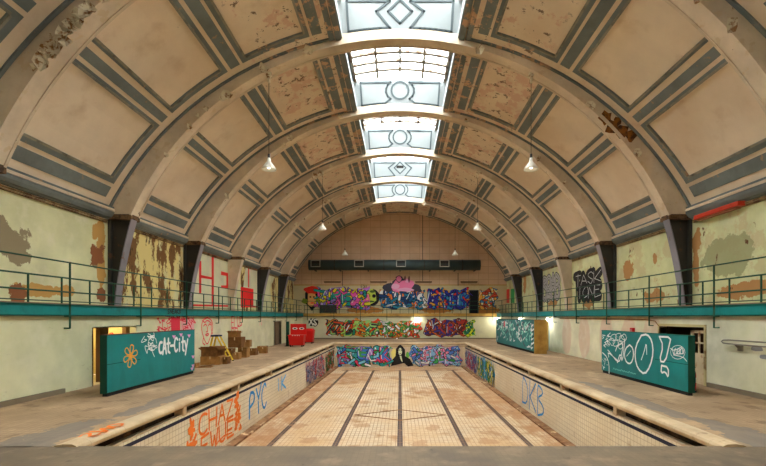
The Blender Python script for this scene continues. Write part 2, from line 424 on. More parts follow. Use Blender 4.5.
for k in range(0, 6):
    y0 = D0 + k * BAY; y1 = y0 + RT
    root = thing('roof_arch', (0, y0, 0), arch_labels[k], 'arch', 'roof arches')
    mb = MB(); n = 64
    ti = math.asin((6.27 - RC) / RR)
    I = []; O = []
    for i in range(n + 1):
        s = i / n; a = ti + (pi - 2 * ti) * s; b = A0 + (pi - 2 * A0) * s
        I.append((RR * cos(a), RC + RR * sin(a))); O.append(((VR + .12) * cos(b), VC + (VR + .12) * sin(b)))
    for i in range(n):
        (ax, az), (bx, bz), (cx, cz), (dx, dz) = I[i], I[i + 1], O[i + 1], O[i]
        mb.quad((ax, y0, az), (bx, y0, bz), (cx, y0, cz), (dx, y0, dz)); mb.quad((ax, y1, az), (bx, y1, bz), (cx, y1, cz), (dx, y1, dz))
        mb.quad((ax, y0, az), (bx, y0, bz), (bx, y1, bz), (ax, y1, az))
        # raised lip along both edges of the soffit
        for ya, yb in ((y0 - .03, y0 + .05), (y1 - .05, y1 + .03)):
            def q(p, d):
                L = sqrt(p[0] ** 2 + (p[1] - RC) ** 2); return (p[0] * (1 + d / L), RC + (p[1] - RC) * (1 + d / L))
            a1, b1, a2, b2 = q(I[i], -.03), q(I[i + 1], -.03), q(I[i], .10), q(I[i + 1], .10)
            mb.quad((a1[0], ya, a1[1]), (b1[0], ya, b1[1]), (b1[0], yb, b1[1]), (a1[0], yb, a1[1]), 1)
            mb.quad((a1[0], ya, a1[1]), (b1[0], ya, b1[1]), (b2[0], ya, b2[1]), (a2[0], ya, a2[1]), 1)
            mb.quad((a1[0], yb, a1[1]), (b1[0], yb, b1[1]), (b2[0], yb, b2[1]), (a2[0], yb, a2[1]), 1)
    for sx in (1, -1):
        mb.quad((sx * 10.485, y0, 6.27), (sx * 11.6, y0, 6.27), (sx * 11.6, y1, 6.27), (sx * 10.485, y1, 6.27))
        mb.box(*sorted((sx * 10.46, sx * 11.4)), y0 - .02, y1 + .03, 6.1, 6.3, 2)
    mb.build('arch_ring', [M_rib, M_rib, M_foot], root)
    fm = MB(); rs = random.Random(k + 3)
    flakes(fm, k, rs, 9 if k < 2 else 5, 35, 75, -1); flakes(fm, k, rs, 4, 35, 80, 1)
    if k == 0:
        for _ in range(26):
            a = radians(rs.uniform(37, 50)); r = RR + rs.uniform(-.12, .05); q_ = rs.uniform(.1, .3)
            p = Vector((-r * cos(a), y0 - .02, RC + r * sin(a)))
            pts = [p + Vector((cos(j * pi / 3) * q_ * rs.uniform(.4, 1.2), -rs.uniform(.02, .18), sin(j * pi / 3) * q_ * rs.uniform(.4, 1.2) - .04)) for j in range(6)]
            fm.add([p + Vector((0, -.03, 0))] + pts, [(0, j + 1, (j + 1) % 6 + 1) for j in range(6)], 0)
    fm.build('peeling_flakes', M_flake, root)
    if k == 1:
        hm = MB()
        for (px, py, s) in ((606, 118, .28), (612, 128, .3), (622, 131, .26), (630, 136, .22), (617, 121, .2)):
            X = (px - VX) * y0 / F; Z = EYE + (VY - py) * y0 / F
            pts = [(X + s * rs.uniform(.6, 1.3) * cos(j * pi / 5), y0 - .012, Z + s * rs.uniform(.6, 1.3) * sin(j * pi / 5)) for j in range(10)]
            hm.add([(X, y0 - .02, Z)] + pts, [(0, j + 1, (j + 1) % 10 + 1) for j in range(10)])
        hm.build('rusty_hole', M_rust, root, label='rusty orange hole in the plaster')
    for sx, nm in ((-1, 'left'), (1, 'right')):
        # curved steel leg below the arch, standing on the gallery
        clad = k == 3
        prof = []
        for j in range(13):
            s = j / 12; prof.append((11.12 - .63 * s ** 1.5, 2.65 + 3.46 * s))
        wb = MB(); ym = y0 + (.16 if not clad else .01)
        pts = [(sx * x, ym, z) for x, z in prof]; back = [(sx * 11.38, ym, z) for x, z in prof]
        for j in range(12):
            wb.quad(pts[j], pts[j + 1], back[j + 1], back[j]); 
            wb.quad(*[(p[0], p[1] + .05, p[2]) for p in (pts[j], pts[j + 1], back[j + 1], back[j])])
        wb.box(*sorted((sx * 11.28, sx * 11.39)), y0 + .02, y0 + .34, 2.65, 6.11)
        w = wb.build('pillar', M_rib if clad else M_steel, root)
        fb = MB()
        for j in range(12):
            (xa, za), (xb, zb) = prof[j], prof[j + 1]
            for e, d in ((0, 0), (.04, 0)):
                fb.quad((sx * (xa - e), y0, za), (sx * (xb - e), y0, zb), (sx * (xb - e), y0 + .36, zb), (sx * (xa - e), y0 + .36, za))
            for yy in (y0, y0 + .36):
                fb.quad((sx * xa, yy, za), (sx * xb, yy, zb), (sx * (xb - .04), yy, zb), (sx * (xa - .04), yy, za))
        fb.build('flange', M_rib if clad else M_flange, w, label='beige plaster clad face' if clad else 'pale lavender curved steel flange').location = (0, 0, 0)

# skylights: lantern side walls, bulkheads with patterns, glazing
def ring(mb, cx, cz, r0, r1, y, n=28, m=0):
    for i in range(n):
        a, b = 2 * pi * i / n, 2 * pi * (i + 1) / n
        mb.quad((cx + r0 * cos(a), y, cz + r0 * sin(a)), (cx + r0 * cos(b), y, cz + r0 * sin(b)), (cx + r1 * cos(b), y, cz + r1 * sin(b)), (cx + r1 * cos(a), y, cz + r1 * sin(a)), m)
def line(mb, pts, w, y, m=0, closed=False):
    n = len(pts)
    for i in range(n if closed else n - 1):
        a = Vector(pts[i]); b = Vector(pts[(i + 1) % n]); d = (b - a); L = d.length
        if L < 1e-5: continue
        d /= L; p = Vector((-d.y, d.x)) * w / 2; a2 = a - d * w / 2; b2 = b + d * w / 2
        Q = [a2 + p, b2 + p, b2 - p, a2 - p]
        vs = [(q.x, yy, q.y) for yy in (y, y - .03) for q in Q]
        mb.add(vs, [(4, 5, 6, 7), (0, 1, 5, 4), (1, 2, 6, 5), (2, 3, 7, 6), (3, 0, 4, 7)], m)
ZT = 14.8
def vz(x): return VC + sqrt(VR ** 2 - x * x)
style = {0: 'o', 1: 'd', 2: 'o', 3: 'o', 4: 'd', 5: 'o'}
tn = 0
for k in range(0, 6):
    y0 = D0 + k * BAY; y1 = y0 + RT
    mb = MB(); n = 16
    for i in range(n):
        xa = -2.25 + 4.5 * i / n; xb = -2.25 + 4.5 * (i + 1) / n
        fa, fb_ = xa * 2.5 / 2.25, xb * 2.5 / 2.25
        for yy in (y0 + .02, y1 - .02):
            mb.quad((xa, yy, vz(xa) - .15), (xb, yy, vz(xb) - .15), (fb_, yy, ZT), (fa, yy, ZT))
        mb.quad((xa, y0, vz(xa) - .12), (xb, y0, vz(xb) - .12), (xb, y1, vz(xb) - .12), (xa, y1, vz(xa) - .12))
    tn += 1
    o = mb.build('trim_%d' % tn, M_white, kind='structure')
    lm = MB(); yy = y0 + .015; w = .085; cz = 14.2
    r1 = .6; g = .12
    def side(sx):
        pts = []
        lo_ = lambda x: vz(x) + .16
        xs = [1.98 - i * .2 for i in range(7)]
        top = ZT - .2
        if style[k] == 'o':
            end = [(sx * (r1 * 1.15 * cos(t) + .05), cz + r1 * .95 * sin(t)) for t in [radians(v) for v in range(-50, 51, 20)]]
        else:
            end = [(sx * .40, lo_(.40)), (sx * .92, cz), (sx * .40, top)]
        pts = [(sx * 2.08, top), (sx * 2.0, lo_(2.0))] + [(sx * x, lo_(x)) for x in xs if x > end[0][0] * sx + .03] + end
        return pts
    for sx in (1, -1): line(lm, side(sx), w, yy, 0, True)
    if style[k] == 'o': ring(lm, 0, cz, .40, .50, yy - .02)
    else: line(lm, [(.46, cz), (0, cz + .46), (-.46, cz), (0, cz - .46)], .08, yy, 0, True)
    if k == 4: lm.box(-.28, .28, yy - .03, yy - .01, cz - .02, cz + .18, 1)
    lm.build('moulding', [M_wgrey, M_dark], o)

def glassmat():
    m = bpy.data.materials.new('dirty_glass'); m.use_nodes = True
    k = N(m)
    tr = k.n('ShaderNodeBsdfTransparent'); tr.inputs[0].default_value = (.93, .95, .95, 1)
    tl = k.n('ShaderNodeBsdfTranslucent'); tl.inputs[0].default_value = (.85, .85, .82, 1)
    df = k.n('ShaderNodeBsdfDiffuse'); df.inputs[0].default_value = c(150, 124, 92)
    mx = k.n('ShaderNodeMixShader'); mx.inputs[0].default_value = .45
    k.l(tr.outputs[0], mx.inputs[1]); k.l(tl.outputs[0], mx.inputs[2])
    f = k.math('MULTIPLY', k.ramp(k.noise(2.2, 8, .75, (1, 2.6, 1)), .55, .62), .8)
    m2 = k.n('ShaderNodeMixShader'); k.l(f, m2.inputs[0]); k.l(mx.outputs[0], m2.inputs[1]); k.l(df.outputs[0], m2.inputs[2])
    k.l(m2.outputs[0], k.out.inputs[0]); return m
M_glass = glassmat()
M_bar = mk('brown_glazing_bar', c(150, 140, 126), [dict(col=c(90, 62, 40), scale=3, lo=.5, hi=.65)])
def gz(x): return ZT + .25 - .05 * x * x
wn = 0
for k in range(-1, 5):
    y0 = D0 + k * BAY + RT; y1 = D0 + (k + 1) * BAY
    if k == -1: y0 = D0 - BAY
    wn += 1
    sw = MB()
    for sx in (1, -1):
        sw.quad((sx * 2.25, y0, vz(2.25) - .06), (sx * 2.25, y1, vz(2.25) - .06), (sx * 2.5, y1, ZT), (sx * 2.5, y0, ZT))
        sw.box(*sorted((sx * 2.32, sx * 2.6)), y0, y1, ZT - .12, ZT)
        sw.quad((sx * 2.25, y0, vz(2.25) - .06), (sx * 2.25, y1, vz(2.25) - .06), (sx * 2.35, y1, vz(2.25) + .02), (sx * 2.35, y0, vz(2.25) + .02))
    if k == -1: sw.quad((-2.6, y0, 13), (2.6, y0, 13), (2.6, y0, 15.1), (-2.6, y0, 15.1))
    root = sw.build('window_%d' % wn, M_white, kind='structure')
    gm = MB(); n = 12
    for i in range(n):
        xa = -2.6 + 5.2 * i / n; xb = -2.6 + 5.2 * (i + 1) / n
        gm.quad((xa, y0, gz(xa)), (xb, y0, gz(xb)), (xb, y1, gz(xb)), (xa, y1, gz(xa)))
    gm.build('window_pane', M_glass, root)
    fr = MB()
    for x in (-2.34, -1.17, 0, 1.17, 2.34): fr.box(x - .06, x + .06, y0, y1, gz(x) - .16, gz(x) - .01)
    j = 0
    yy = y0 + .35
    while yy < y1 - .1:
        for i in range(n):
            xa = -2.4 + 4.8 * i / n; xb = -2.4 + 4.8 * (i + 1) / n
            fr.add([(x, q, gz(x) - e) for x in (xa, xb) for q in (yy, yy + .17) for e in (.02, .12)],
                   [(0, 4, 5, 1), (2, 6, 7, 3), (1, 5, 7, 3), (0, 2, 6, 4)])
        yy += .72
    fr.build('window_frame', M_bar, root)
    lt = bpy.data.lights.new('skylight_portal', 'AREA'); lt.shape = 'RECTANGLE'; lt.size = 5.0; lt.size_y = y1 - y0
    lt.cycles.is_portal = True
    lo_ = bpy.data.objects.new('skylight_portal', lt); COL.objects.link(lo_); lo_.location = (0, (y0 + y1) / 2, ZT + .4)

# cornices and arch feet between the bays
for sx, nm in ((-1, 'left'), (1, 'right')):
    mb = MB()
    for k in range(-3, 6):
        y0 = D0 + k * BAY + RT; y1 = y0 + BAY - RT
        if k == 5: y1 = EU
        prof = [(11.6, 6.10), (11.32, 6.10), (11.28, 6.15), (11.22, 6.16), (11.14, 6.26), (11.1, 6.36), (11.14, 6.40), (11.6, 6.40)]
        mb.sweep(prof, y0, y1, 0, True, sx)
        mb.sweep([(11.6, 6.40), (11.1, 6.40), (11.08, 6.46), (11.12, 6.50), (11.6, 6.50)], y0, y1, 1, True, sx)
        mb.sweep([(11.6, 6.50), (11.14, 6.50), (11.12, 6.57), (11.6, 6.62)], y0, y1, 0, True, sx)
    mb.build('trim_cornice_' + nm, [M_slate, M_rib], kind='structure')
    mb = MB()
    for k in range(0, 6):
        y0 = D0 + (k - 1) * BAY + RT + .1; y1 = y0 + BAY - RT - .2
        mb.tube([(sx * 11.33, y0, 6.04), (sx * 11.33, y1, 6.04)], .03, 6)
        mb.box(*sorted((sx * 11.32, sx * 11.4)), y0, y1, 5.95, 6.0)
    mb.build('trim_batten_' + nm, mk('timber_batten_' + nm, c(150, 124, 84), [dict(col=c(90, 64, 40), scale=2, lo=.5, hi=.6)]), kind='structure')

# ------------------------------------------------------------------ walls
def sidewall(name, side, X, z0, z1, y0, y1, holes, mat, th=.25):
    s = -1 if side == 'L' else 1
    ys = sorted({y0, y1} | {h[0] for h in holes} | {h[1] for h in holes})
    mb = MB()
    for a, b in zip(ys, ys[1:]):
        h = [q for q in holes if q[0] <= a and q[1] >= b]
        if h: 
            if h[0][2] < z1: mb.box(*sorted((s * X, s * (X + th))), a, b, h[0][2], z1)
        else: mb.box(*sorted((s * X, s * (X + th))), a, b, z0, z1)
    return mb.build(name, mat, kind='structure')
HL = [(14.4, 16.75, 1.93), (35.0, 37.1, 1.94)]
HR = [(14.5, 17.0, 1.95), (29.6, 31.4, 1.95)]
sidewall('wall_left', 'L', WX, 0, 2.34, -6, EY, HL, M_loL)
sidewall('wall_right', 'R', WX, 0, 2.34, -6, EY, HR, M_loR)
sidewall('wall_left', 'L', UX, 2.5, 6.3, -6, EU, [], M_upL)
sidewall('wall_right', 'R', UX, 2.5, 6.3, -6, EU, [], M_upR)
MB().box(-10.6, 10.6, EY, EY + .25, 0, 2.34).build('wall_end', M_loE, kind='structure')
zb = EYE + (VY - 285) * EU / F
mb = MB(); mb.box(-11.6, 11.6, EU, EU + .3, 2.5, zb).build('wall_end', M_midE, kind='structure')
mb = MB(); n = 40
for i in range(n):
    a = A0 - .06 + (pi - 2 * A0 + .12) * i / n; b = A0 - .06 + (pi - 2 * A0 + .12) * (i + 1) / n
    xa, za = 12.9 * cos(a), VC + 12.9 * sin(a); xb, zb2 = 12.9 * cos(b), VC + 12.9 * sin(b)
    mb.quad((xa, EU + .02, za), (xb, EU + .02, zb2), (xb, EU + .02, zb), (xa, EU + .02, zb))
mb.build('wall_end', M_upE, kind='structure')
mb = MB(); mb.box(-11.6, 11.6, EU - .03, EU + .02, zb - .04, zb + .04).build('trim_end', M_ochre, kind='structure')
# rear wall behind the camera
mb = MB()
mb.box(-11.7, 11.7, -6.3, -6, -.1, 7.6)
def arcz(x): return VC + sqrt(max(0, 12.9 ** 2 - x * x))
for i in range(46):
    xa, xb = -11.5 + .5 * i, -11 + .5 * i
    mb.quad((xa, -6, 6), (xb, -6, 6), (xb, -6, arcz(xb)), (xa, -6, arcz(xa)))
mb.build('wall_back', M_loE, kind='structure')

# gallery slab and fascia
for s, nm in ((-1, 'left'), (1, 'right')):
    mb = MB(); mb.box(*sorted((s * 10.22, s * 11.5)), -6, EU + .2, 2.42, 2.65).build('floor_gallery_' + nm, M_base, kind='structure')
    mb = MB(); mb.box(*sorted((s * 10.12, s * 10.24)), -6, EY, 2.36, 2.68, 0); mb.box(*sorted((s * 10.08, s * 10.26)), -6, EY, 2.33, 2.365, 1)
    mb.box(*sorted((s * 10.06, s * 10.3)), -6, EY, 2.68, 2.71, 2)
    mb.build('trim_fascia_' + nm, [M_tealf, M_dgreen, M_base], kind='structure')
    mb = MB(); mb.box(*sorted((s * 10.12, s * 10.2)), 8 if s < 0 else 7, 14.3 if s > 0 else 13.1, 0, .14)
    if s < 0: mb.box(-10.2, -10.05, 26.5, 33.0, 0, .12)
    mb.build('baseboard_' + nm, M_base, kind='structure')
mb = MB(); mb.box(-10.22, 10.22, EY + .02, EU + .2, 2.42, 2.65).build('floor_gallery_end', M_base, kind='structure')
mb = MB(); mb.box(-10.1, 10.1, EY - .1, EY + .02, 2.36, 2.68); mb.box(-10.1, 10.1, EY - .13, EY + .02, 2.33, 2.365, 1)
mb.build('trim_fascia_end', [M_ochre, M_dark], kind='structure')
mb = MB(); mb.box(-10.2, 10.2, EY - .1, EY, 0, .12).build('baseboard_end', M_base, kind='structure')

# rooms behind the doorways
def room(side, X, y0, y1, z1, depth, mat, my=.5, py=.5):
    s = -1 if side == 'L' else 1
    a, b = X + .25, X + depth
    mb = MB(); y0 -= my; y1 += py; z1 += .5
    mb.quad((s * a, y0, 0), (s * b, y0, 0), (s * b, y0, z1), (s * a, y0, z1)); mb.quad((s * a, y1, 0), (s * b, y1, 0), (s * b, y1, z1), (s * a, y1, z1))
    mb.quad((s * b, y0, 0), (s * b, y1, 0), (s * b, y1, z1), (s * b, y0, z1)); mb.quad((s * a, y0, z1), (s * b, y0, z1), (s * b, y1, z1), (s * a, y1, z1))
    mb.quad((s * (X - .0), y0, -.001), (s * b, y0, -.001), (s * b, y1, -.001), (s * (X - .0), y1, -.001))
    mb.build('wall_backroom', mat, kind='structure')
room('L', WX, *HL[0][:2], HL[0][2], 2.2, M_room); room('L', WX, *HL[1][:2], HL[1][2], 1.5, mk('dim_room', c(90, 80, 64)))
room('R', WX, *HR[0][:2], HR[0][2], 3.0, mk('brown_room', c(110, 80, 54))); room('R', WX, *HR[1][:2], HR[1][2], 2.0, mk('blue_grey_room', c(170, 190, 190)))
def pt_light(name, loc, col, e, r=.08):
    l = bpy.data.lights.new(name, 'POINT'); l.energy = e; l.color = col; l.shadow_soft_size = r
    o = bpy.data.objects.new(name, l); COL.objects.link(o); o.location = loc; return o

# ------------------------------------------------------------------ deck and pool
mb = MB()
for x0, x1, y0, y1 in ((-10.3, -6.5, PN, EY), (6.5, 10.3, PN, EY), (-6.5, 6.5, PF + .75, EY)):
    mb.box(x0, x1, y0, y1, -.25, 0)
mb.build('floor', M_deck, kind='structure')
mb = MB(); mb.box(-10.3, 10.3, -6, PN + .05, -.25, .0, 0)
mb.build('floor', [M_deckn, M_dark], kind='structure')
MB().box(-16, 16, -7, 50, -3.2, -3.0).build('underfloor_blocker', M_gut, kind='structure')  # unseen slab added to keep sky light from leaking in below
pool = thing('swimming_pool', (0, 23, -2), 'drained tiled swimming pool with dark lane lines in the middle of the hall', 'swimming pool')
def pz(y): return -1.92 - .20 * (y - PN) / (PF - PN)
mb = MB(); mb.quad((-6.0, PN - .1, pz(PN - .1)), (6.0, PN - .1, pz(PN - .1)), (6.0, PF + .1, pz(PF + .1)), (-6.0, PF + .1, pz(PF + .1)))
pf = mb.build('pool_floor', M_pfl, pool)
def strip(x0, x1, y0, y1, h=.006):
    m_ = MB(); m_.quad((x0, y0, pz(y0) + h), (x1, y0, pz(y0) + h), (x1, y1, pz(y1) + h), (x0, y1, pz(y1) + h)); return m_
for x in (-4.32, -2.16, 0, 2.16, 4.32):
    o = strip(x - .095, x + .095, PN, 35.6).build('lane_line', M_lane, pool)
    strip(x - .45, x + .45, 35.6, 35.85).build('lane_cross', M_lane, pool)
dm = MB(); cy = EYE; yc = (EYE - pz(18)) * F / (415 - VY)
for (a, b) in (((-2.0, yc), (0, yc + 1.1)), ((0, yc + 1.1), (2.0, yc)), ((2.0, yc), (0, yc - 1.0)), ((0, yc - 1.0), (-2.0, yc))):
    A = Vector((a[0], a[1], 0)); B = Vector((b[0], b[1], 0)); d = (B - A).normalized(); p = Vector((-d.y, d.x, 0)) * .07
    Q = [A + p, B + p, B - p, A - p]; dm.quad(*[(q.x, q.y, pz(q.y) + .009) for q in Q])
dm.build('floor_diamond', mk('brown_inlay', c(140, 98, 62)), pool, label='thin brown diamond outline inlaid in the pool floor')
M_sill = mk('brown_dirt_strip', c(150, 110, 74), [dict(col=c(110, 74, 46), scale=2, lo=.45, hi=.6), dict(col=c(206, 176, 136), scale=1.4, lo=.6, hi=.66, off=5)])
for s in (-1, 1):
    m_ = MB(); x0, x1 = sorted((s * 5.42, s * PX))
    for i in range(12):
        a = PN + (PF - PN) * i / 12; b = PN + (PF - PN) * (i + 1) / 12
        m_.add([(x, y, pz(y) + h) for x in (x0, x1) for y in (a, b) for h in (0, .06)], [(0, 2, 3, 1), (4, 6, 7, 5), (1, 3, 7, 5)])
    m_.build('floor_ledge', M_sill, pool)
for s, nm in ((-1, 'left'), (1, 'right')):
    m_ = MB(); m_.box(*sorted((s * PX, s * 6.2)), PN, PF + .6, -2.3, -.32); m_.build('pool_wall', M_pwall, pool)
    m_ = MB(); m_.box(*sorted((s * (PX - .006), s * (PX + .05))), PN, PF, -.46, -.375); m_.build('tile_line', M_navy, pool)
    m_ = MB(); m_.box(*sorted((s * 5.98, s * 6.4)), PN, PF + .6, -.34, -.06); m_.build('gutter', M_gut, pool)
    m_ = MB(); m_.tube([(s * (PX + .03), PN, -.31), (s * (PX + .03), PF, -.31)], .028, 8); m_.build('scum_rail', M_cop, pool, smooth=True)
    m_ = MB()
    prof = [(6.5, -.05), (6.12, -.05), (5.84, -.13), (5.75, -.12), (5.71, -.08), (5.70, -.03), (5.73, .015), (5.80, .045), (5.95, .05), (6.08, .03), (6.14, .004), (6.5, .003)]
    m_.sweep(prof[1:-1], PN, PF + .5, 0, True, s)
    m_.build('coping', M_cop, pool, smooth=False)
    m_ = MB(); m_.box(*sorted((s * 6.13, s * 6.5)), PN, PF + .75, -.2, .004); m_.build('kerb', M_kerb, pool)
    for j in range(8):
        y = 11.54 + 3.88 * (j - 1)
        if y < PN: y = PN + .1
        if y > PF: break
        m_ = MB(); m_.box(*sorted((s * 5.72, s * 5.98)), y - .09, y + .09, -.33, -.1); m_.build('gutter_bracket', M_cop, pool, bevel=.02)
for s in (-1, 1): MB().box(*sorted((s * (PX - .02), s * 6.4)), PF + .02, PF + .6, -2.3, -.06).build('pool_wall', M_pend, pool)
m_ = MB(); m_.box(-PX, PX, PF, PF + .3, -2.3, -.1); m_.build('pool_wall', M_pend, pool)
m_ = MB(); m_.box(-PX, PX, PF - .006, PF + .01, -.30, -.26); m_.build('tile_line', M_ochre, pool)
m_ = MB()
prof = [(PF + .75, -.2), (PF + .1, -.2), (PF - .02, -.16), (PF - .05, -.08), (PF - .02, 0.02), (PF + .06, .05), (PF + .35, .04), (PF + .42, .004), (PF + .75, .003)]
vs = [(-6.135, a, b) for a, b in prof] + [(6.135, a, b) for a, b in prof]; n = len(prof)
m_.add(vs, [(i, (i + 1) % n, n + (i + 1) % n, n + i) for i in range(n)] + [tuple(range(n)), tuple(range(n, 2 * n))])
m_.build('coping', M_cop, pool)
m_ = MB(); m_.box(-6.1, 6.1, PN - .2, PN + .01, -2.3, -.03); m_.build('pool_wall', M_pend, pool)
for x in (-4.0, -1.6, .75, 2.6, 4.1):
    m_ = MB(); m_.box(x - .08, x + .08, PF - .03, PF, -2.05, -1.75); m_.build('drain_slot', M_gut, pool)

# ------------------------------------------------------------------ railings
def railing(nm, label, kind, X=None, s=1):
    root = thing('gallery_railing', (s * X, 20, 2.68), label, 'railing', 'gallery railings')
    y0, y1 = 6.0, EY - .1
    if kind == 'low':
        for z, n_ in ((3.5, 'top_rail'), (3.07, 'mid_rail'), (2.78, 'toe_rail')):
            MB().tube([(s * X, y0, z), (s * X, y1, z)], .024 if n_ != 'toe_rail' else .016, 8).build(n_, M_rail, root)
        inv = .00271 if s < 0 else .00271 + .00008; y = 433 * 10.2 * inv - 1.19 * 4
        while y < y1:
            if y > y0: MB().tube([(s * X, y, 2.66), (s * X, y, 3.5)], .026, 8).build('post', M_rail, root)
            y += 1.19
    else:
        MB().tube([(s * X, y0, 3.95), (s * X, y1, 3.95)], .022, 8).build('top_rail', M_rail, root)
        y = (.00303 if s < 0 else .003185) * 433 * X - 3.6
        while y < y1:
            p = MB().tube([(s * X, y, 3.97), (s * X, y, 1.95), ], .028, 8).build('post', M_rail, root)
            b_ = MB(); b_.tube([(s * X, y, 1.96), (s * WX, y, 1.96)], .024, 6); b_.tube([(s * X, y, 2.32), (s * WX, y, 2.32)], .02, 6); b_.build('wall_bracket', M_rail, p)
            y += 3.6
railing('left', 'low green tubular railing along the edge of the left gallery', 'low', 10.28, -1)
railing('right', 'low green tubular railing along the edge of the right gallery', 'low', 10.28, 1)
railing('left', 'tall green outer rail bracketed off the teal edge of the left gallery', 'tall', 10.03, -1)
railing('right', 'tall green outer rail bracketed off the teal edge of the right gallery', 'tall', 10.03, 1)
root = thing('gallery_railing', (0, EY, 2.68), 'low green railing along the ochre gallery across the end wall', 'railing', 'gallery railings')
for z, n_ in ((3.5, 'top_rail'), (3.07, 'mid_rail')): MB().tube([(-10.1, EY + .05, z), (10.1, EY + .05, z)], .024, 6).build(n_, M_rail, root)
for i in range(23):
    x = -10 + i * .91; MB().tube([(x, EY + .05, 2.66), (x, EY + .05, 3.5)], .024, 6).build('post', M_rail, root)
root = thing('gallery_railing', (0, EY - .18, 2.68), 'tall outer rail on posts in front of the ochre end gallery', 'railing', 'gallery railings')
MB().tube([(-9.9, EY - .18, 3.95), (9.9, EY - .18, 3.95)], .02, 6).build('top_rail', M_rail, root)
for i in range(8):
    x = -9.65 + i * 2.76; m_ = MB(); m_.tube([(x, EY - .18, 3.97), (x, EY - .18, 1.95)], .03, 6); m_.tube([(x, EY - .18, 1.97), (x, EY, 1.97)], .02, 6); m_.build('post', M_rail, root)

# ------------------------------------------------------------------ paint: letters, tags, murals
FONT = {
 'A': [[(0, 0), (.5, 1), (1, 0)], [(.2, .38), (.8, .38)]], 'B': [[(0, 0), (0, 1), (.7, .95), (.8, .72), (0, .52), (.9, .4), (.9, .1), (0, 0)]],
 'C': [[(1, .85), (.6, 1), (.2, .88), (0, .5), (.2, .12), (.6, 0), (1, .15)]], 'D': [[(0, 0), (0, 1), (.7, .85), (1, .5), (.7, .12), (0, 0)]],
 'E': [[(1, 1), (0, 1), (0, 0), (1, 0)], [(0, .5), (.8, .5)]], 'H': [[(0, 0), (0, 1)], [(1, 0), (1, 1)], [(0, .5), (1, .5)]],
 'I': [[(.5, 0), (.5, 1)]], 'K': [[(0, 0), (0, 1)], [(1, 1), (0, .45), (1, 0)]], 'L': [[(0, 1), (0, 0), (1, 0)]],
 'M': [[(0, 0), (0, 1), (.5, .4), (1, 1), (1, 0)]], 'N': [[(0, 0), (.1, .95), (.85, .05), (1, 1)]], 'O': [[(.5, 1), (.12, .8), (0, .45), (.2, .08), (.55, 0), (.9, .2), (1, .6), (.8, .92), (.5, 1)]],
 'P': [[(0, 0), (0, 1), (.9, .9), (.9, .55), (0, .45)]], 'R': [[(0, 0), (0, 1), (.9, .9), (.9, .6), (0, .5), (1, 0)]],
 'S': [[(1, .85), (.5, 1), (.05, .78), (.5, .52), (.95, .25), (.5, 0), (0, .15)]], 'T': [[(0, 1), (1, 1)], [(.5, 1), (.5, 0)]],
 'U': [[(0, 1), (.05, .2), (.5, 0), (.95, .2), (1, 1)]], 'W': [[(0, 1), (.25, 0), (.5, .7), (.75, 0), (1, 1)]], 'X': [[(0, 0), (1, 1)], [(0, 1), (1, 0)]],
 'Y': [[(0, 1), (.5, .5), (1, 1)], [(.5, .5), (.5, 0)]], 'Z': [[(0, 1), (1, 1), (0, 0), (1, 0)]],
 'c': [[(.9, .75), (.5, .85), (.1, .6), (.1, .25), (.5, .05), (.9, .15)]], 'i': [[(.5, 0), (.5, .6)], [(.5, .8), (.5, .88)]],
 't': [[(.5, 1), (.45, .1), (.9, 0)], [(.1, .68), (.95, .7)]], 'y': [[(0, .7), (.4, .2)], [(1, .8), (.2, -.3)]], '-': [[(0, .45), (1, .5)]], 'o': [[(.5, .75), (.1, .55), (.1, .2), (.5, .02), (.9, .2), (.9, .55), (.5, .75)]],
 '!': [[(.35, 1), (.9, 1), (.6, .32), (.45, .32), (.35, 1)], [(.4, .2), (.7, .2), (.7, .02), (.4, .02), (.4, .2)]], ' ': []}
def stroke(mb, pl, pts, w, off, m=0, n=8):
    P = [Vector(p) for p in pts]; off0 = off
    for i, p in enumerate(P):
        mb.k = (getattr(mb, 'k', 0) + 1) % 14; off = off0 + mb.k * 1.2e-4
        mb.add([pl.at(p.x + w / 2 * cos(2 * pi * j / n), p.y + w / 2 * sin(2 * pi * j / n), off) for j in range(n)], [tuple(range(n))], m)
        if i + 1 < len(P):
            d = P[i + 1] - p; off += 6e-5
            if d.length < 1e-5: continue
            q = Vector((-d.y, d.x)).normalized() * w / 2; e = P[i + 1]
            mb.add([pl.at(v.x, v.y, off) for v in (p + q, e + q, e - q, p - q)], [(0, 1, 2, 3)], m)
def smooth_pts(pts, it=1):
    for _ in range(it):
        if len(pts) < 3: return pts
        o = [pts[0]]
        for a, b in zip(pts, pts[1:]):
            o += [(a[0] * .75 + b[0] * .25, a[1] * .75 + b[1] * .25), (a[0] * .25 + b[0] * .75, a[1] * .25 + b[1] * .75)]
        o.append(pts[-1]); pts = o
    return pts
def glyph(ch, u, v, w, h, rs=None, jit=0, skew=0, curve=True):
    out = []
    for st in FONT.get(ch, []):
        st = [(u + w * (a + (rs.uniform(-jit, jit) if rs else 0)) + skew * b * h, v + h * (b + (rs.uniform(-jit, jit) if rs else 0))) for a, b in st]
        out.append(smooth_pts(st) if curve and ch in 'COSUBDPRcoy' else st)
    return out
def text(mb, pl, s, u0, v0, u1, v1, w, off=0, m=0, rs=None, jit=.04, gap=.25):
    n = len(s); cw = (u1 - u0) / (n + gap * (n - 1))
    for i, ch in enumerate(s):
        for st in glyph(ch, u0 + i * cw * (1 + gap), v0, cw, v1 - v0, rs, jit): stroke(mb, pl, st, w, off, m)
def box_px(pl, x0, y0, x1, y1):
    """rectangle on a wall between two corners"""
    a = pl.uv(x0, y0); b = pl.uv(x1, y1); cc = pl.uv(x0, y1); d = pl.uv(x1, y0)
    p_, q_ = (cc[1] + b[1]) / 2, (a[1] + d[1]) / 2
    return a[0], min(p_, q_), b[0], max(p_, q_)      # u0, v0, u1, v1
PAINT = {}
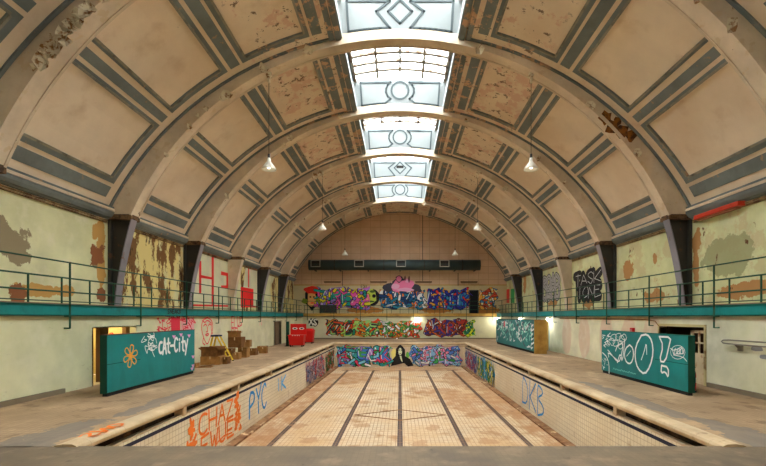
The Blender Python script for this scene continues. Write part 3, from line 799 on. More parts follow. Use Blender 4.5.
def paint(r, g, b):
    k = (r, g, b)
    if k not in PAINT:
        g_ = lambda v: min(238, v * 1.18) if max(k) > 60 else v
        PAINT[k] = flat('spray_paint', c(g_(r), g_(g), g_(b)), .55)
    return PAINT[k]
BLK = (22, 20, 24)
class Framed:
    """a wall whose paint stays inside one rectangle"""
    def __init__(s, pl, r, e): s.pl = pl; s.r = r; s.e = e
    def at(s, u, v, off=0.0):
        u0, v0, u1, v1 = s.r; e = s.e
        q = 4.5 / (e * 10); w1 = e * .6 * (sin(u * q) + sin(u * q * 2.3 + 1)); w2 = e * .9 * (sin(v * q * 1.3 + u0) + sin(v * q * 3.1))
        return s.pl.at(min(u1 - e + w2, max(u0 + e + w2, u)), min(v1 - e + w1, max(v0 + e + w1, v)), off)
def mural(label, pl, rect, pal, letters, seed, bgpal=None, name='graffiti_mural', w=.3, double=True, group='graffiti on the walls', dots=18):
    rs = random.Random(seed); mb = MB()
    cols = [BLK, (236, 232, 222)] + list(pal); mats = [paint(*q) for q in cols]
    u0, v0, u1, v1 = rect; W = u1 - u0; H = v1 - v0; np_ = len(pal); pl = Framed(pl, (u0 - H * .05, v0 - H * .05, u1 + H * .05, v1 + H * .05), H * .1)
    nb = int(W / H * 7) + 4
    bi = [2 + (pal.index(q) if q in pal else 0) for q in (bgpal or pal)]
    for i in range(nb):      # cloud behind the letters
        cu = u0 + W * (i + .5) / nb; cv = v0 + H * rs.uniform(.35, .65); r = H * rs.uniform(.2, .32)
        n = 9; mb.add([pl.at(cu + r * 1.1 * rs.uniform(.7, 1.15) * cos(2 * pi * j / n), cv + r * rs.uniform(.8, 1.2) * sin(2 * pi * j / n), .001 + .0005 * (i % 3)) for j in range(n)], [tuple(range(n))], rs.choice(bi))
    n = len(letters); cw = W / n; lay = .005
    order = list(range(n)) * (2 if double else 1)
    for t, i in enumerate(order):
        ch = letters[i] if t < n else rs.choice('SKEXAZRW')
        uu = u0 + cw * (i + .08) + (cw * .2 * rs.uniform(-1, 1) if t >= n else 0); hh = H * (rs.uniform(.66, .84) if t < n else rs.uniform(.4, .6))
        vv = v0 + (H - hh) * rs.uniform(.2, .8); sk = rs.uniform(-.2, .25); sw = w * H * (1 if t < n else .7) * rs.uniform(.8, 1.1)
        g = glyph(ch, uu, vv, cw * .84, hh, rs, .1, sk * .3)
        col = 2 + rs.randrange(np_)
        for st in g: stroke(mb, pl, st, sw * 1.22, lay, 0)
        for st in g: stroke(mb, pl, st, sw, lay + .002, col)
        c2 = 2 + rs.randrange(np_)
        for st in g: stroke(mb, pl, [(a + sw * .12, b + sw * .12) for a, b in st], sw * .45, lay + .004, c2)
        if rs.random() < .7 and g:
            st = g[0][:3]; stroke(mb, pl, [(a - sw * .2, b + sw * .2) for a, b in st], sw * .14, lay + .006, 1)
        lay += .007
    for i in range(int(W / H * 12)):      # arrows, bubbles and swooshes woven through the letters
        a = u0 + W * rs.random(); b = v0 + H * rs.uniform(.12, .88); L = H * rs.uniform(.12, .34); t = rs.choice((-.9, -.5, .5, .9, 1.57, 0)) + rs.uniform(-.3, .3)
        pts = [(a, b), (a + L * cos(t), b + L * sin(t))]
        if rs.random() < .5: pts.append((a + L * cos(t) + L * .6 * cos(t + 1.3), b + L * sin(t) + L * .6 * sin(t + 1.3)))
        pts = [(p, min(v1 - .05 * H, max(v0 + .05 * H, q))) for p, q in pts]
        sw = H * rs.uniform(.05, .12); stroke(mb, pl, pts, sw * 1.5, lay, 0); stroke(mb, pl, pts, sw, lay + .002, rs.choice([1] + [2 + j for j in range(np_)] * 2)); lay += .0015
    for i in range(dots):
        a = u0 + W * rs.random(); b = v0 + H * rs.random(); r = H * rs.uniform(.03, .075)
        stroke(mb, pl, [(a, b)], r * 2.5, lay, 0); stroke(mb, pl, [(a, b)], r * 1.8, lay + .002, 2 + rs.randrange(np_))
    return mb.build(name, mats, label=label, cat='graffiti', group=group)
def tag(o, label, cat, group=None):
    o['label'] = label; o['category'] = cat
    if group: o['group'] = group
    return o

# end wall, upper row
G = 'graffiti on the walls'
mural('multicoloured mural with teal, purple and red letters at the left end above the end gallery', UE, box_px(UE, 313, 310, 371, 287), [(30, 140, 130), (214, 80, 150), (150, 110, 190), (224, 190, 40), (30, 140, 130), (120, 100, 180)], 'AKEWSE', 1, [(150, 110, 190), (30, 140, 130)])
# face with red hair and green round head belonging to that wall
mb = MB()
def disc(mb, pl, px, py, rx, ry, off, m, n=14, rs=None):
    u, v = pl.uv(px, py); k = pl.k / F if pl.s == 'E' else 1
    mb.add([pl.at(u + rx * cos(2 * pi * j / n) * (rs.uniform(.8, 1.15) if rs else 1), v + ry * sin(2 * pi * j / n) * (rs.uniform(.8, 1.15) if rs else 1), off) for j in range(n)], [tuple(range(n))], m)
rs = random.Random(5)
disc(mb, UE, 312, 298, .75, 1.25, .06, 0, 12, rs); disc(mb, UE, 312, 299, .5, .95, .063, 1, 12, rs); disc(mb, UE, 312, 290, .85, .45, .066, 2, 12, rs)
disc(mb, UE, 310.5, 297, .1, .09, .069, 0); disc(mb, UE, 314, 297, .1, .09, .069, 0); disc(mb, UE, 312.5, 303, .22, .07, .069, 2)
disc(mb, UE, 318, 301, .25, .6, .066, 3, 9, rs); disc(mb, UE, 305, 301, .35, .3, .066, 3, 9, rs)
mb.build('graffiti_portrait', [paint(*BLK), paint(220, 150, 90), paint(200, 44, 30), paint(110, 130, 40)], label='painted face with a red cap and hair at the left end of the upper murals', cat='graffiti', group=G)
mb = MB()
disc(mb, UE, 372, 297.5, .82, .92, .06, 0, 18); disc(mb, UE, 371, 297, .68, .78, .063, 1, 14, rs); disc(mb, UE, 368.5, 296, .2, .2, .066, 0); disc(mb, UE, 374, 296, .2, .2, .066, 0); disc(mb, UE, 371, 301.5, .35, .1, .066, 2)
disc(mb, UE, 372.5, 291.5, .3, .14, .066, 2)
mb.build('graffiti_portrait', [paint(*BLK), paint(168, 186, 70), paint(70, 90, 40)], label='round lime green painted head between two upper end murals', cat='graffiti', group=G)
mural('blue, white and orange mural below the pink painted figure on the upper end wall', UE, box_px(UE, 379, 309, 426, 289), [(20, 80, 130), (16, 50, 100), (210, 110, 50), (220, 220, 210), (30, 110, 140)], 'SESWKNE', 2, [(20, 80, 130)])
mb = MB()
for px, py, rx, ry, m in ((391, 288, .9, .5, 0), (414, 289, .9, .5, 0), (402, 286, 1.2, .85, 0), (400, 287, 1.05, .75, 1), (408, 284.5, .62, .62, 1), (399, 279, .36, .4, 0), (399, 279, .28, .32, 1), (395.5, 286.5, .45, .3, 2), (405, 290, .9, .25, 2), (407, 281, .2, .2, 2), (409, 279.5, .1, .35, 3), (405, 278.5, .08, .3, 3)):
    disc(mb, UE, px, py, rx, ry, .07 + .002 * (len(mb.f)), m, 12, rs)
mb.build('graffiti_figure', [paint(50, 50, 62), paint(226, 110, 150), paint(240, 150, 180), paint(90, 50, 60)], label='pink rounded painted figure with dark wings above the middle upper mural', cat='graffiti', group=G)
mural('royal blue and orange bubble mural left of the black doorway on the upper end wall', UE, box_px(UE, 427, 310, 470, 288), [(34, 44, 150), (50, 30, 130), (230, 140, 50), (200, 50, 50), (40, 120, 170), (34, 44, 150)], 'BOSBOSO', 3, [(34, 44, 150)], dots=60)
mural('dense black and orange speckled mural right of the black doorway', UE, box_px(UE, 478, 309, 497, 288), [(230, 150, 60), (60, 120, 170), (220, 200, 150), (180, 70, 50)], 'SKER', 4, [(220, 200, 150)], dots=50)
# end wall, lower row
mural('green, black and flame orange mural at the left of the lower end wall', WE, box_px(WE, 326, 337, 381, 319), [(200, 70, 30), (226, 130, 40), (160, 196, 90), (30, 120, 90), (60, 60, 60), (140, 190, 110)], 'KASEOS', 5, [(30, 110, 90), (160, 196, 90), (200, 70, 30)])
mural('white, orange and green mural in the middle of the lower end wall', WE, box_px(WE, 376, 338.5, 421, 321), [(226, 226, 214), (230, 130, 50), (60, 130, 60), (210, 70, 40), (90, 150, 70)], 'SEWSEKE', 6, [(226, 226, 214), (226, 226, 214)], dots=40)
mural('brown, orange and purple mural with green ends at the right of the lower end wall', WE, box_px(WE, 425, 337, 466, 318.5), [(150, 70, 34), (190, 90, 40), (60, 50, 120), (160, 50, 40), (90, 40, 40)], 'BOSEWE', 7, [(150, 70, 34)], dots=40)
mural('small green and yellow lettering at the right tip of the lower end murals', WE, box_px(WE, 463, 337, 475, 320), [(40, 140, 80), (180, 200, 50), (30, 110, 90)], 'SKS', 8)
mb = MB(); r = box_px(WE, 309.5, 325, 317, 319.5); text(mb, WE, 'OO', *r, .28, .002, 0, rs, .1); text(mb, WE, 'XS', *r, .12, .006, 1, rs, .1)
mb.build('graffiti_tag', [paint(*BLK), paint(200, 200, 190)], label='small black tag above the red bins on the end wall', cat='graffiti', group=G)
mb = MB(); r = box_px(UE, 361, 288, 366.5, 284.5); text(mb, UE, 'ESU', *r, .05, .002, 0, rs, .1); mb.build('graffiti_tag', [paint(40, 40, 44)], label='tiny black scrawl high on the end wall left of the pink figure', cat='graffiti', group=G)
# pool end wall
mural('blue, teal and purple mural on the left half of the pool end wall', PE, box_px(PE, 337, 367, 391, 345), [(50, 150, 150), (60, 110, 190), (150, 110, 180), (60, 150, 80), (200, 60, 90), (110, 180, 210), (50, 150, 150)], 'WKAEVMX', 9, [(50, 150, 150), (60, 110, 190), (110, 180, 210)])
mural('pink, blue and green mural on the right half of the pool end wall', PE, box_px(PE, 410, 366, 461, 345), [(224, 120, 150), (150, 150, 200), (70, 110, 180), (60, 150, 80), (226, 130, 150), (120, 170, 200)], 'CSENDRE', 10, [(226, 130, 150)], dots=50)
mb = MB(); rs = random.Random(12)
def pxpoly(mb, pl, pts, off, m):
    mb.add([pl.at(*pl.uv(*p), off) for p in pts], [tuple(range(len(pts)))], m)
pxpoly(mb, PE, [(391, 352), (394, 348), (397, 351), (396, 358), (392, 361)], .08, 2)
pxpoly(mb, PE, [(391, 366), (392, 360), (395.5, 356), (396, 349), (398.2, 345.8), (400, 344.6), (402, 345.6), (405, 349.5), (405.2, 356), (410, 359), (413.5, 365.5), (408, 366.5), (404, 363)], .083, 0)
disc(mb, PE, 400.2, 351.5, .17, .34, .086, 1, 10); disc(mb, PE, 399.2, 350, .05, .05, .089, 0, 8); disc(mb, PE, 401.4, 350, .05, .05, .089, 0, 8); disc(mb, PE, 400.3, 353.6, .09, .03, .089, 0, 8)
pxpoly(mb, PE, [(399.6, 355.8), (401.4, 355.8), (402.6, 362), (401.4, 361), (400.2, 358.5)], .086, 1)
disc(mb, PE, 407.5, 355, .15, .3, .0815, 3, 8)
mb.build('graffiti_portrait', [paint(24, 20, 22), paint(196, 206, 170), paint(210, 190, 110), paint(90, 150, 60)], label='painted pale face in a black hood in the middle of the pool end wall', cat='graffiti', group=G)
# pool side walls, far ends
mural('grey and pink streaked mural on the far part of the left pool wall', PL, (26.4, -2.0, 32.7, -.45), [(150, 120, 130), (190, 60, 70), (90, 110, 150), (170, 150, 150)], 'MEWMEW', 13, [(150, 120, 130)], w=.26)
mural('green and orange mural at the far corner of the left pool wall', PL, (33.4, -2.0, 37.4, -.45), [(60, 120, 40), (200, 80, 30), (40, 90, 50)], 'KESE', 14)
mural('blue, teal and yellow mural on the right pool wall', PR, (-31.6, -2.0, -26.3, -.45), [(40, 140, 180), (30, 90, 150), (214, 190, 50), (60, 130, 60)], 'WMNWM', 15, [(214, 190, 50), (40, 140, 180)], w=.26)
mural('pink and violet mural at the far corner of the right pool wall', PR, (-37.6, -2.0, -32.0, -.45), [(220, 110, 120), (70, 80, 150), (130, 170, 180), (180, 60, 90)], 'WESAR', 16, w=.26)
# pool side tags
def tagmesh(label, pl, rows, w, cols, seed, jit=.05, name='graffiti_tag', extra=None):
    rs = random.Random(seed); mb = MB()
    for s, r, m in rows: text(mb, pl, s, *r, w, .002, m, rs, jit)
    if extra: extra(mb, rs)
    return mb.build(name, [paint(*q) for q in cols], label=label, cat='graffiti', group=G)
ORG = (232, 102, 30)
def org(mb, rs):
    for (pu, n_) in ((11.95, 16), (15.3, 16)):
        for i in range(n_):
            a = pu + rs.uniform(-.16, .16); b = -1.85 + 1.35 * i / n_ + (.15 if pu > 14 else -.05)
            stroke(mb, PL, [(a, b), (a + rs.uniform(-.3, .3), b + rs.uniform(-.12, .14)), (a + rs.uniform(-.2, .2), b + .12)], .12, .003, 0)
    stroke(mb, PL, smooth_pts([(12.3, -1.7), (13.0, -1.9), (13.9, -1.55), (14.8, -1.65)]), .055, .003, 0)
tagmesh('large orange tag in two rows of letters on the left pool wall', PL, [('CHAZ', (12.35, -1.12, 14.9, -.52), 0), ('EWUE', (12.5, -1.75, 14.9, -1.2), 0)], .085, [ORG], 17, extra=org)
BLU = (30, 120, 180)
tagmesh('bright blue tag beside the orange one on the left pool wall', PL, [('PYC', (16.55, -1.6, 18.6, -.55), 0)], .12, [BLU], 18, .1)
tagmesh('small pale blue scrawl on the left pool wall before the grey mural', PL, [('iK', (20.1, -1.2, 21.8, -.6), 0)], .12, [(70, 150, 200)], 19, .1)
tagmesh('tall thin blue letters sprayed on the right pool wall', PR, [('DKB', (-20.3, -1.75, -17.2, -.5), 0)], .085, [BLU], 20, .06)
# orange scrawl across the coping
mb = MB(); rs = random.Random(3)
class Top:
    def at(s, u, v, off=0): return (-(6.05 - v * .3), u, .058 + off)
text(mb, Top(), 'SNO', 8.1, 0, 9.1, 1, .09, 0, 0, rs, .1)
mb.build('graffiti_tag', [paint(*ORG)], label='orange scrawl across the near end of the left pool coping', cat='graffiti', group=G)

# red and white letters in the left gallery bays
RED = (206, 30, 30)
mb = MB(); S = 7.175
def z3(x, y): return (185 + x / S, 245 + y / S)
pxpoly(mb, UL, [z3(*p) for p in ((108, 46), (328, 112), (328, 446), (50, 440))], 0, 1)
for P_ in ([(110, 40), (328, 108), (328, 118), (110, 52)], [(316, 108), (330, 108), (330, 450), (316, 450)], [(190, 66), (206, 72), (206, 440), (190, 440)],
           [(50, 425), (326, 432), (326, 444), (50, 438)], [(100, 112), (116, 116), (116, 345), (100, 345)], [(114, 215), (194, 232), (194, 248), (114, 236)],
           [(258, 188), (318, 205), (318, 312), (258, 310), (258, 290), (296, 290), (296, 222), (258, 215)]):
    pxpoly(mb, UL, [z3(*p) for p in P_], .003, 0)
mb.build('graffiti_letters', [paint(*RED), MATS['end_wall_pale_green']], label='huge red outlined letters filling the third bay of the left gallery wall', cat='graffiti', group=G)
mb = MB()
pxpoly(mb, UL, [z3(*p) for p in ((436, 150), (545, 184), (545, 448), (400, 448))], 0, 1)
for P_ in ([(436, 148), (545, 182), (545, 192), (436, 160)], [(452, 165), (460, 168), (460, 305), (452, 303)], [(400, 300), (490, 316), (490, 448), (400, 448)],
           [(526, 322), (542, 322), (542, 448), (526, 448)], [(490, 436), (542, 436), (542, 448), (490, 448)]):
    pxpoly(mb, UL, [z3(*p) for p in P_], .003, 0)
mb.build('graffiti_letters', [paint(*RED), MATS['end_wall_pale_green']], label='red block letters with a solid square in the fourth left gallery bay', cat='graffiti', group=G)
# right gallery
def blk(mb, rs):
    u0, v0, u1, v1 = box_px(UR, 574.5, 285, 600, 273); 
r1_ = box_px(UR, 575, 285, 600, 274); r2_ = box_px(UR, 577, 298, 600, 287)
rs = random.Random(9); mb = MB()
for s, r in (('TASK', r1_), ('IONE', r2_)):
    text(mb, UR, s, *r, .60, .002, 0, rs, .08, .12)
    text(mb, UR, s, r[0] + .1, r[1] + .05, r[2] + .1, r[3] + .05, .035, .005, 1, rs, .1, .12)
mb.build('graffiti_letters', [paint(*BLK), paint(220, 220, 200)], label='heavy black letters in two rows on the right gallery wall', cat='graffiti', group=G)
mb = MB()
for s, r in (('ROAD', box_px(UR, 543, 288, 559.5, 276)), ('UBOU', box_px(UR, 543, 299, 559.5, 289))):
    text(mb, UR, s, *r, .50, .002, 0, random.Random(4), .06, .1); text(mb, UR, s, *r, .36, .004, 1, random.Random(4), .06, .1); text(mb, UR, s, *r, .04, .006, 0, random.Random(6), .1, .1)
mb.build('graffiti_letters', [paint(46, 44, 48), paint(150, 144, 140)], label='silver grey bubble letters with dark outlines on the right gallery wall', cat='graffiti', group=G)
mb = MB(); pxpoly(mb, UR, [(505.5, 289.5), (509.5, 289), (509.5, 303), (506, 303)], .003, 0)
mb.build('graffiti_letters', [paint(200, 50, 40)], label='solid red painted patch at the far end of the right gallery wall', cat='graffiti', group=G)
mb = MB(); pxpoly(mb, UR, [(511, 289), (514.5, 288.5), (514.5, 303), (511, 303)], .003, 0)
mb.build('graffiti_letters', [paint(40, 140, 70)], label='solid green painted patch next to the red one on the right gallery wall', cat='graffiti', group=G)
# lower left wall
PNK = (222, 150, 150); CR = (190, 40, 60)
mb = MB(); rs = random.Random(21)
for (x0, x1, m) in ((157, 170, 1), (171, 180, 0), (181, 194, 1)):
    u0, v0, u1, v1 = box_px(WL, x0, 334, x1, 317.5)
    if m == 0 or x0 > 180: mb.add([WL.at(a, b, .001) for a, b in ((u0, v0), (u1, v0), (u1, v1), (u0, v1))], [(0, 1, 2, 3)], 0 if m else 1)
    for i in range(16):
        a = rs.uniform(u0, u1); b = rs.uniform(v0, v1)
        stroke(mb, WL, smooth_pts([(a, b), (a + rs.uniform(-.5, .5), b + rs.uniform(-.3, .3)), (a + rs.uniform(-.3, .3), b + rs.uniform(-.3, .3))]), .05, .003, 1)
mb.build('graffiti_mural', [paint(*PNK), paint(*CR)], label='crimson and pink scribbled mural behind the left teal hoarding', cat='graffiti', group=G)
def facegraf(x0, y0, x1, y1, seed, label, col):
    mb = MB(); rs = random.Random(seed); u0, v0, u1, v1 = box_px(WL, x0, y1, x1, y0); W = u1 - u0; H = v1 - v0
    P_ = lambda pts: smooth_pts([(u0 + a * W, v0 + b * H) for a, b in pts], 2)
    for pts in ([(.5, 1), (.1, .9), (0, .6), (.25, .2), (.5, 0), (.7, .2), (1, .6), (.9, .9), (.5, 1)], [(.2, .7), (.35, .78), (.45, .7)], [(.58, .7), (.7, .78), (.85, .7)],
                [(.5, .65), (.55, .5), (.42, .48)], [(.35, .38), (.5, .32), (.65, .4), (.5, .42), (.35, .38)], [(.1, .9), (.3, .8), (.5, .92), (.8, .8)], [(.2, .3), (.1, .1), (.3, .02)], [(.9, .85), (.8, .6), (.95, .4)]):
        stroke(mb, WL, P_(pts), .07, .002, 0)
    return mb.build('graffiti_portrait', [paint(*col)], label=label, cat='graffiti', group=G)
facegraf(201, 317.5, 213, 345, 1, 'red outlined long face sprayed on the left wall above the stepladder', (200, 60, 70))
mb = MB(); rs = random.Random(8)
for q, s in enumerate(('ELUS', 'OSE')):
    r = box_px(WL, 231.5, 327 + q * 9.5, 242 - q * 2, 317.5 + q * 10); text(mb, WL, s, *r, .07, .002, 0, rs, .12)
mb.build('graffiti_tag', [paint(196, 50, 70)], label='red lettering on the left wall above the stacked cartons', cat='graffiti', group=G)
mb = MB(); text(mb, WL, 'NG', *box_px(WL, 259.5, 325, 265, 317.5), .05, .002, 0, rs, .12)
mb.build('graffiti_tag', [paint(206, 120, 120)], label='faint red scrawl on the left wall before the far door', cat='graffiti', group=G)
mb = MB(); FL = Plane('L', 10.11); text(mb, FL, 'SNEAKS', *box_px(FL, 167.5, 313.5, 180.5, 309.5), .045, .002, 0, rs, .1)
mb.build('graffiti_tag', [paint(36, 44, 48)], label='dark scrawl on the teal gallery edge above the left hoarding', cat='graffiti', group=G)
mb = MB(); RM = Plane('E', 17.2); 

# ------------------------------------------------------------------ hoardings
def hoarding(s, y0, y1, X, h, label, th=.19):
    root = thing('hoarding', (s * X, (y0 + y1) / 2, 0), label, 'hoarding', 'teal hoardings')
    m_ = MB(); m_.box(*sorted((s * X, s * (X + th))), y0, y1, .11, h); m_.build('board', M_teal, root, bevel=.008)
    m_ = MB(); m_.box(*sorted((s * (X + .0), s * (X + th + .005))), y0 - .02, y0, .09, h + .01); m_.build('end_board', M_dgreen, root)
    m_ = MB(); m_.box(*sorted((s * (X + .03), s * (X + th - .02))), y0 + .05, y1 - .05, 0, .11); m_.build('base_batten', M_dark, root)
    m_ = MB(); m_.box(*sorted((s * (X - .01), s * (X + th + .01))), y0 - .02, y1, h, h + .02); m_.build('top_cap', mk('hoarding_cap', c(90, 60, 50) if s < 0 else c(30, 120, 110)), root)
    m_ = MB(); yy = y0 + (y1 - y0) * .3; zz = h * .52
    m_.box(*sorted((s * (X - .004), s * X)), y0, yy, zz, zz + .015); m_.build('board_joint', M_dgreen, root)
    return root
def part_paint(root, pl, name, label, cols, fn):
    mb = MB(); fn(mb); return mb.build(name, [paint(*q) for q in cols], root, label=label)
HLP = Plane('L', 8.42); HRP = Plane('R', 8.38)
root = hoarding(-1, 12.45, 17.75, 8.42, 1.77, 'long teal hoarding with white cAt-City lettering and an orange flower')
def f_text(mb):
    rs = random.Random(2); u0, v0, u1, v1 = box_px(HLP, 158.5, 353, 187, 337.5)
    text(mb, HLP, 'cAt-City', u0, v1 + .05, u1, v0 - .05, .075, .002, 0, rs, .03, .12)
def bp(pl, x0, y0, x1, y1):
    r = box_px(pl, x0, y0, x1, y1); return (r[0], min(r[1], r[3]), r[2], max(r[1], r[3]))
def f_text(mb):
    rs = random.Random(2); u0, v0, u1, v1 = bp(HLP, 158.5, 337.5, 187.5, 353)
    text(mb, HLP, 'cAt-City', u0, v0 + .03, u1, v1 - .02, .095, .002, 0, rs, .03, .15)
part_paint(root, HLP, 'lettering', 'white cAt-City lettering', [(232, 232, 210)], f_text)
def f_flower(mb):
    u, v = HLP.uv(130.5, 356)
    for i in range(6):
        a = i * pi / 3 + .3; ca, sa = cos(a), sin(a)
        pts = [(.05, 0), (.2, .09), (.36, .09), (.4, 0), (.36, -.09), (.2, -.09), (.05, 0)]
        stroke(mb, HLP, smooth_pts([(u + .9 * (p * ca - q * sa), v + .9 * (p * sa + q * ca)) for p, q in pts]), .035, .002, 0)
    stroke(mb, HLP, [(u, v)], .12, .003, 0)
part_paint(root, HLP, 'flower', 'orange sprayed flower', [(206, 136, 40)], f_flower)
def f_scr(mb):
    rs = random.Random(6); u0, v0, u1, v1 = bp(HLP, 143, 335.5, 156, 352.5)
    for i in range(12):
        a, b = rs.uniform(u0, u1), rs.uniform(v0, v1)
        stroke(mb, HLP, smooth_pts([(a, b), (a + rs.uniform(-.3, .3), b + rs.uniform(-.25, .25)), (a + rs.uniform(-.3, .3), b + rs.uniform(-.2, .2)), (a, b + .1)], 2), .028, .002, 0)
    cu, cv = (u0 + u1) / 2 + .15, (v0 + v1) / 2
    stroke(mb, HLP, [(cu + .26 * cos(t / 10 * 2 * pi), cv + .24 * sin(t / 10 * 2 * pi)) for t in range(10)], .028, .003, 0)
part_paint(root, HLP, 'scribble', 'white scribbled tag', [(220, 232, 214)], f_scr)
def f_pink(mb):
    rs = random.Random(1)
    for px, py in ((174, 337), (181, 335), (189, 336), (193, 357), (193, 366), (192, 369)):
        u, v = HLP.uv(px, py)
        stroke(mb, HLP, smooth_pts([(u - .1, v + .05), (u, v - .06), (u + .1, v + .06), (u, v + .02), (u - .1, v + .05)]), .05, .002, 0)
part_paint(root, HLP, 'pink_marks', 'small pink hearts and scrawls', [(220, 140, 180)], f_pink)

root = hoarding(1, 12.6, 18.0, 8.38, 1.74, 'long teal hoarding sprayed with white NoO! lettering')
WH = (226, 234, 222)
S2 = 641 / 110.
def q2(x, y): return HRP.uv(590 + x / S2, 320 + y / S2)
def f_no(mb):
    for pts, w in (([(105, 175), (118, 190), (160, 245), (178, 235), (198, 130), (160, 150), (150, 180)], .05), ([(110, 215), (105, 185), (160, 235)], .05), ([(160, 248), (178, 190), (190, 250), (205, 110)], .05),
                   ([(232, 145), (208, 165), (200, 210), (215, 250), (240, 255), (255, 215), (252, 165), (232, 145)], .06),
                   ([(300, 90), (268, 150), (262, 220), (280, 285), (320, 318), (352, 270), (370, 190), (362, 120), (335, 82), (300, 90)], .07),
                   ([(405, 97), (474, 100), (462, 150), (440, 245), (405, 240), (428, 150), (405, 97)], .06), ([(418, 265), (458, 275), (458, 338), (440, 300), (415, 310), (418, 265)], .06),
                   ([(300, 232), (318, 180), (330, 130), (332, 200)], .04), ([(215, 210), (238, 180)], .03)):
        stroke(mb, HRP, smooth_pts([q2(*p) for p in pts]), w, .002, 0)
part_paint(root, HRP, 'lettering', 'large white NoO! lettering', [WH], f_no)
def f_b(mb):
    rs = random.Random(4)
    for (cx, cy) in ((140, 100), (165, 95), (185, 110), (150, 135), (180, 145), (200, 100), (130, 125)):
        stroke(mb, HRP, smooth_pts([q2(cx + 17 * cos(t) * rs.uniform(.7, 1.2), cy + 22 * sin(t) * rs.uniform(.7, 1.2)) for t in [j * pi / 4 for j in range(9)]]), .025, .002, 0)
    for i in range(26):
        x, y = rs.uniform(72, 112), rs.uniform(85, 155)
        stroke(mb, HRP, [q2(x, y), q2(x + rs.uniform(-14, 14), y + rs.uniform(-14, 14))], .035, .003, 0)
    stroke(mb, HRP, smooth_pts([q2(*p) for p in ((74, 190), (100, 215), (112, 260), (112, 310))]), .05, .002, 0)
    for i in range(14):
        x, y = rs.uniform(74, 100), rs.uniform(225, 280); stroke(mb, HRP, [q2(x, y), q2(x + rs.uniform(-10, 10), y + rs.uniform(-16, 16))], .022, .003, 0)
part_paint(root, HRP, 'scribble', 'white bubble tag in the far top corner', [WH], f_b)
def f_c(mb):
    rs = random.Random(14)
    stroke(mb, HRP, [q2(513 + 42 * cos(t), 188 + 40 * sin(t)) for t in [j * pi / 8 for j in range(17)]], .018, .002, 0)
    stroke(mb, HRP, smooth_pts([q2(*p) for p in ((470, 165), (490, 180), (550, 150), (500, 200), (555, 195), (470, 200), (545, 215), (565, 240))]), .025, .003, 0)
    for i in range(4): stroke(mb, HRP, smooth_pts([q2(480 + i * 20, 165), q2(490 + i * 18, 205), q2(495 + i * 18, 170)]), .028, .003, 0)
part_paint(root, HRP, 'round_tag', 'round white tag near the close end', [WH], f_c)
def f_d(mb):
    for i in range(9):
        x = 135 + i * 15; y = 288 + i * 3.5
        stroke(mb, HRP, smooth_pts([q2(x, y), q2(x + 5, y - 12 + (i % 3) * 3), q2(x + 9, y), q2(x + 14, y - 3)]), .016, .002, 0)
part_paint(root, HRP, 'small_lettering', 'small pale line of handwriting', [(120, 190, 180)], f_d)

root = thing('hoarding', (8.35, 32, 0), 'far teal hoarding covered in white and grey scribbles beside an ochre end', 'hoarding', 'teal hoardings')
HF = Plane('R', 8.35)
m_ = MB(); m_.box(8.35, 8.75, 27.0, 37.6, .15, 2.1); m_.build('board', M_teal, root, bevel=.01)
m_ = MB(); m_.box(8.4, 8.7, 27.1, 37.5, 0, .15); m_.build('base_batten', M_dark, root)
m_ = MB(); m_.box(8.36, 9.12, 26.9, 27.0, 0.0, 2.12); m_.build('end_board', M_ochre, root, label='ochre painted end board')
m_ = MB(); m_.box(8.33, 8.77, 27.0, 37.6, 2.1, 2.14); m_.build('top_cap', M_dgreen, root)
def f_far(mb):
    rs = random.Random(31)
    for i in range(130):
        u = -rs.uniform(27.2, 37.4); v = rs.uniform(.4, 2.0) if i < 60 else rs.uniform(1.2, 2.0); k_ = 1.0
        stroke(mb, HF, smooth_pts([(u, v), (u + rs.uniform(-.5, .5), v + rs.uniform(-.25, .25)), (u + rs.uniform(-.5, .5), min(2.05, max(.3, v + rs.uniform(-.3, .3))))]), rs.uniform(.06, .12), .002 + .0003 * (i % 5), rs.choice((0, 0, 1, 1, 2)))
    stroke(mb, HF, [(-34.6, 1.75)], .55, .006, 3)
part_paint(root, HF, 'scribble', 'white and pale green scribbles', [(200, 214, 206), (130, 190, 176), (60, 70, 80), (196, 90, 100)], f_far)
part_paint(root, HF, 'edge_tag', 'white drips down the near edge', [(220, 220, 214), BLK], lambda mb: [stroke(mb, HF, [(-27.5 + .25 * (i % 2), .3 + i * .14), (-27.2 + .1 * (i % 3), .42 + i * .14)], .12, .01, i % 2) for i in range(11)])

# ------------------------------------------------------------------ duct, strips, cables on the end wall
duct = thing('ventilation_duct', (0, 45.3, 7.7), 'long dark grey ventilation duct with square grilles across the end wall', 'duct')
DY = 45.45; DZ = EYE + 52 * DY / F; R_ = .55
m_ = MB(); m_.tube([((309 - VX) * DY / F, DY, DZ), ((480 - VX) * DY / F, DY, DZ)], R_, 24); m_.build('duct_pipe', mk('duct_grey', c(62, 78, 78), rough=.5), duct, smooth=True)
for px in (335, 384, 424, 462):
    x = (px - VX) * DY / F; m_ = MB()
    n = 24; m_.tube([(x - .05, DY, DZ), (x + .05, DY, DZ)], R_ + .02, 24); m_.build('duct_joint', M_steel, duct)
for px in (315.5, 359, 401, 444.5):
    x = (px - VX) * (DY - R_) / F; m_ = MB(); y = DY - R_ - .04
    for a, b, d, e in ((-.5, .5, .28, .36), (-.5, .5, -.36, -.28), (-.5, -.42, -.36, .36), (.42, .5, -.36, .36)): m_.box(x + a, x + b, y, y + .2, DZ + .1 + d, DZ + .1 + e)
    g = m_.build('grille', flat('grille_frame', c(170, 170, 160)), duct, label='pale square grille frame')
    m_ = MB(); m_.box(x - .42, x + .42, y + .05, y + .1, DZ - .18, DZ + .38, 0)
    for j in range(5): m_.box(x - .42, x + .42, y + .02, y + .05, DZ - .14 + j * .11, DZ - .11 + j * .11, 1)
    m_.build('louvre', [M_dark, M_steel], g).location = (0, 0, 0)
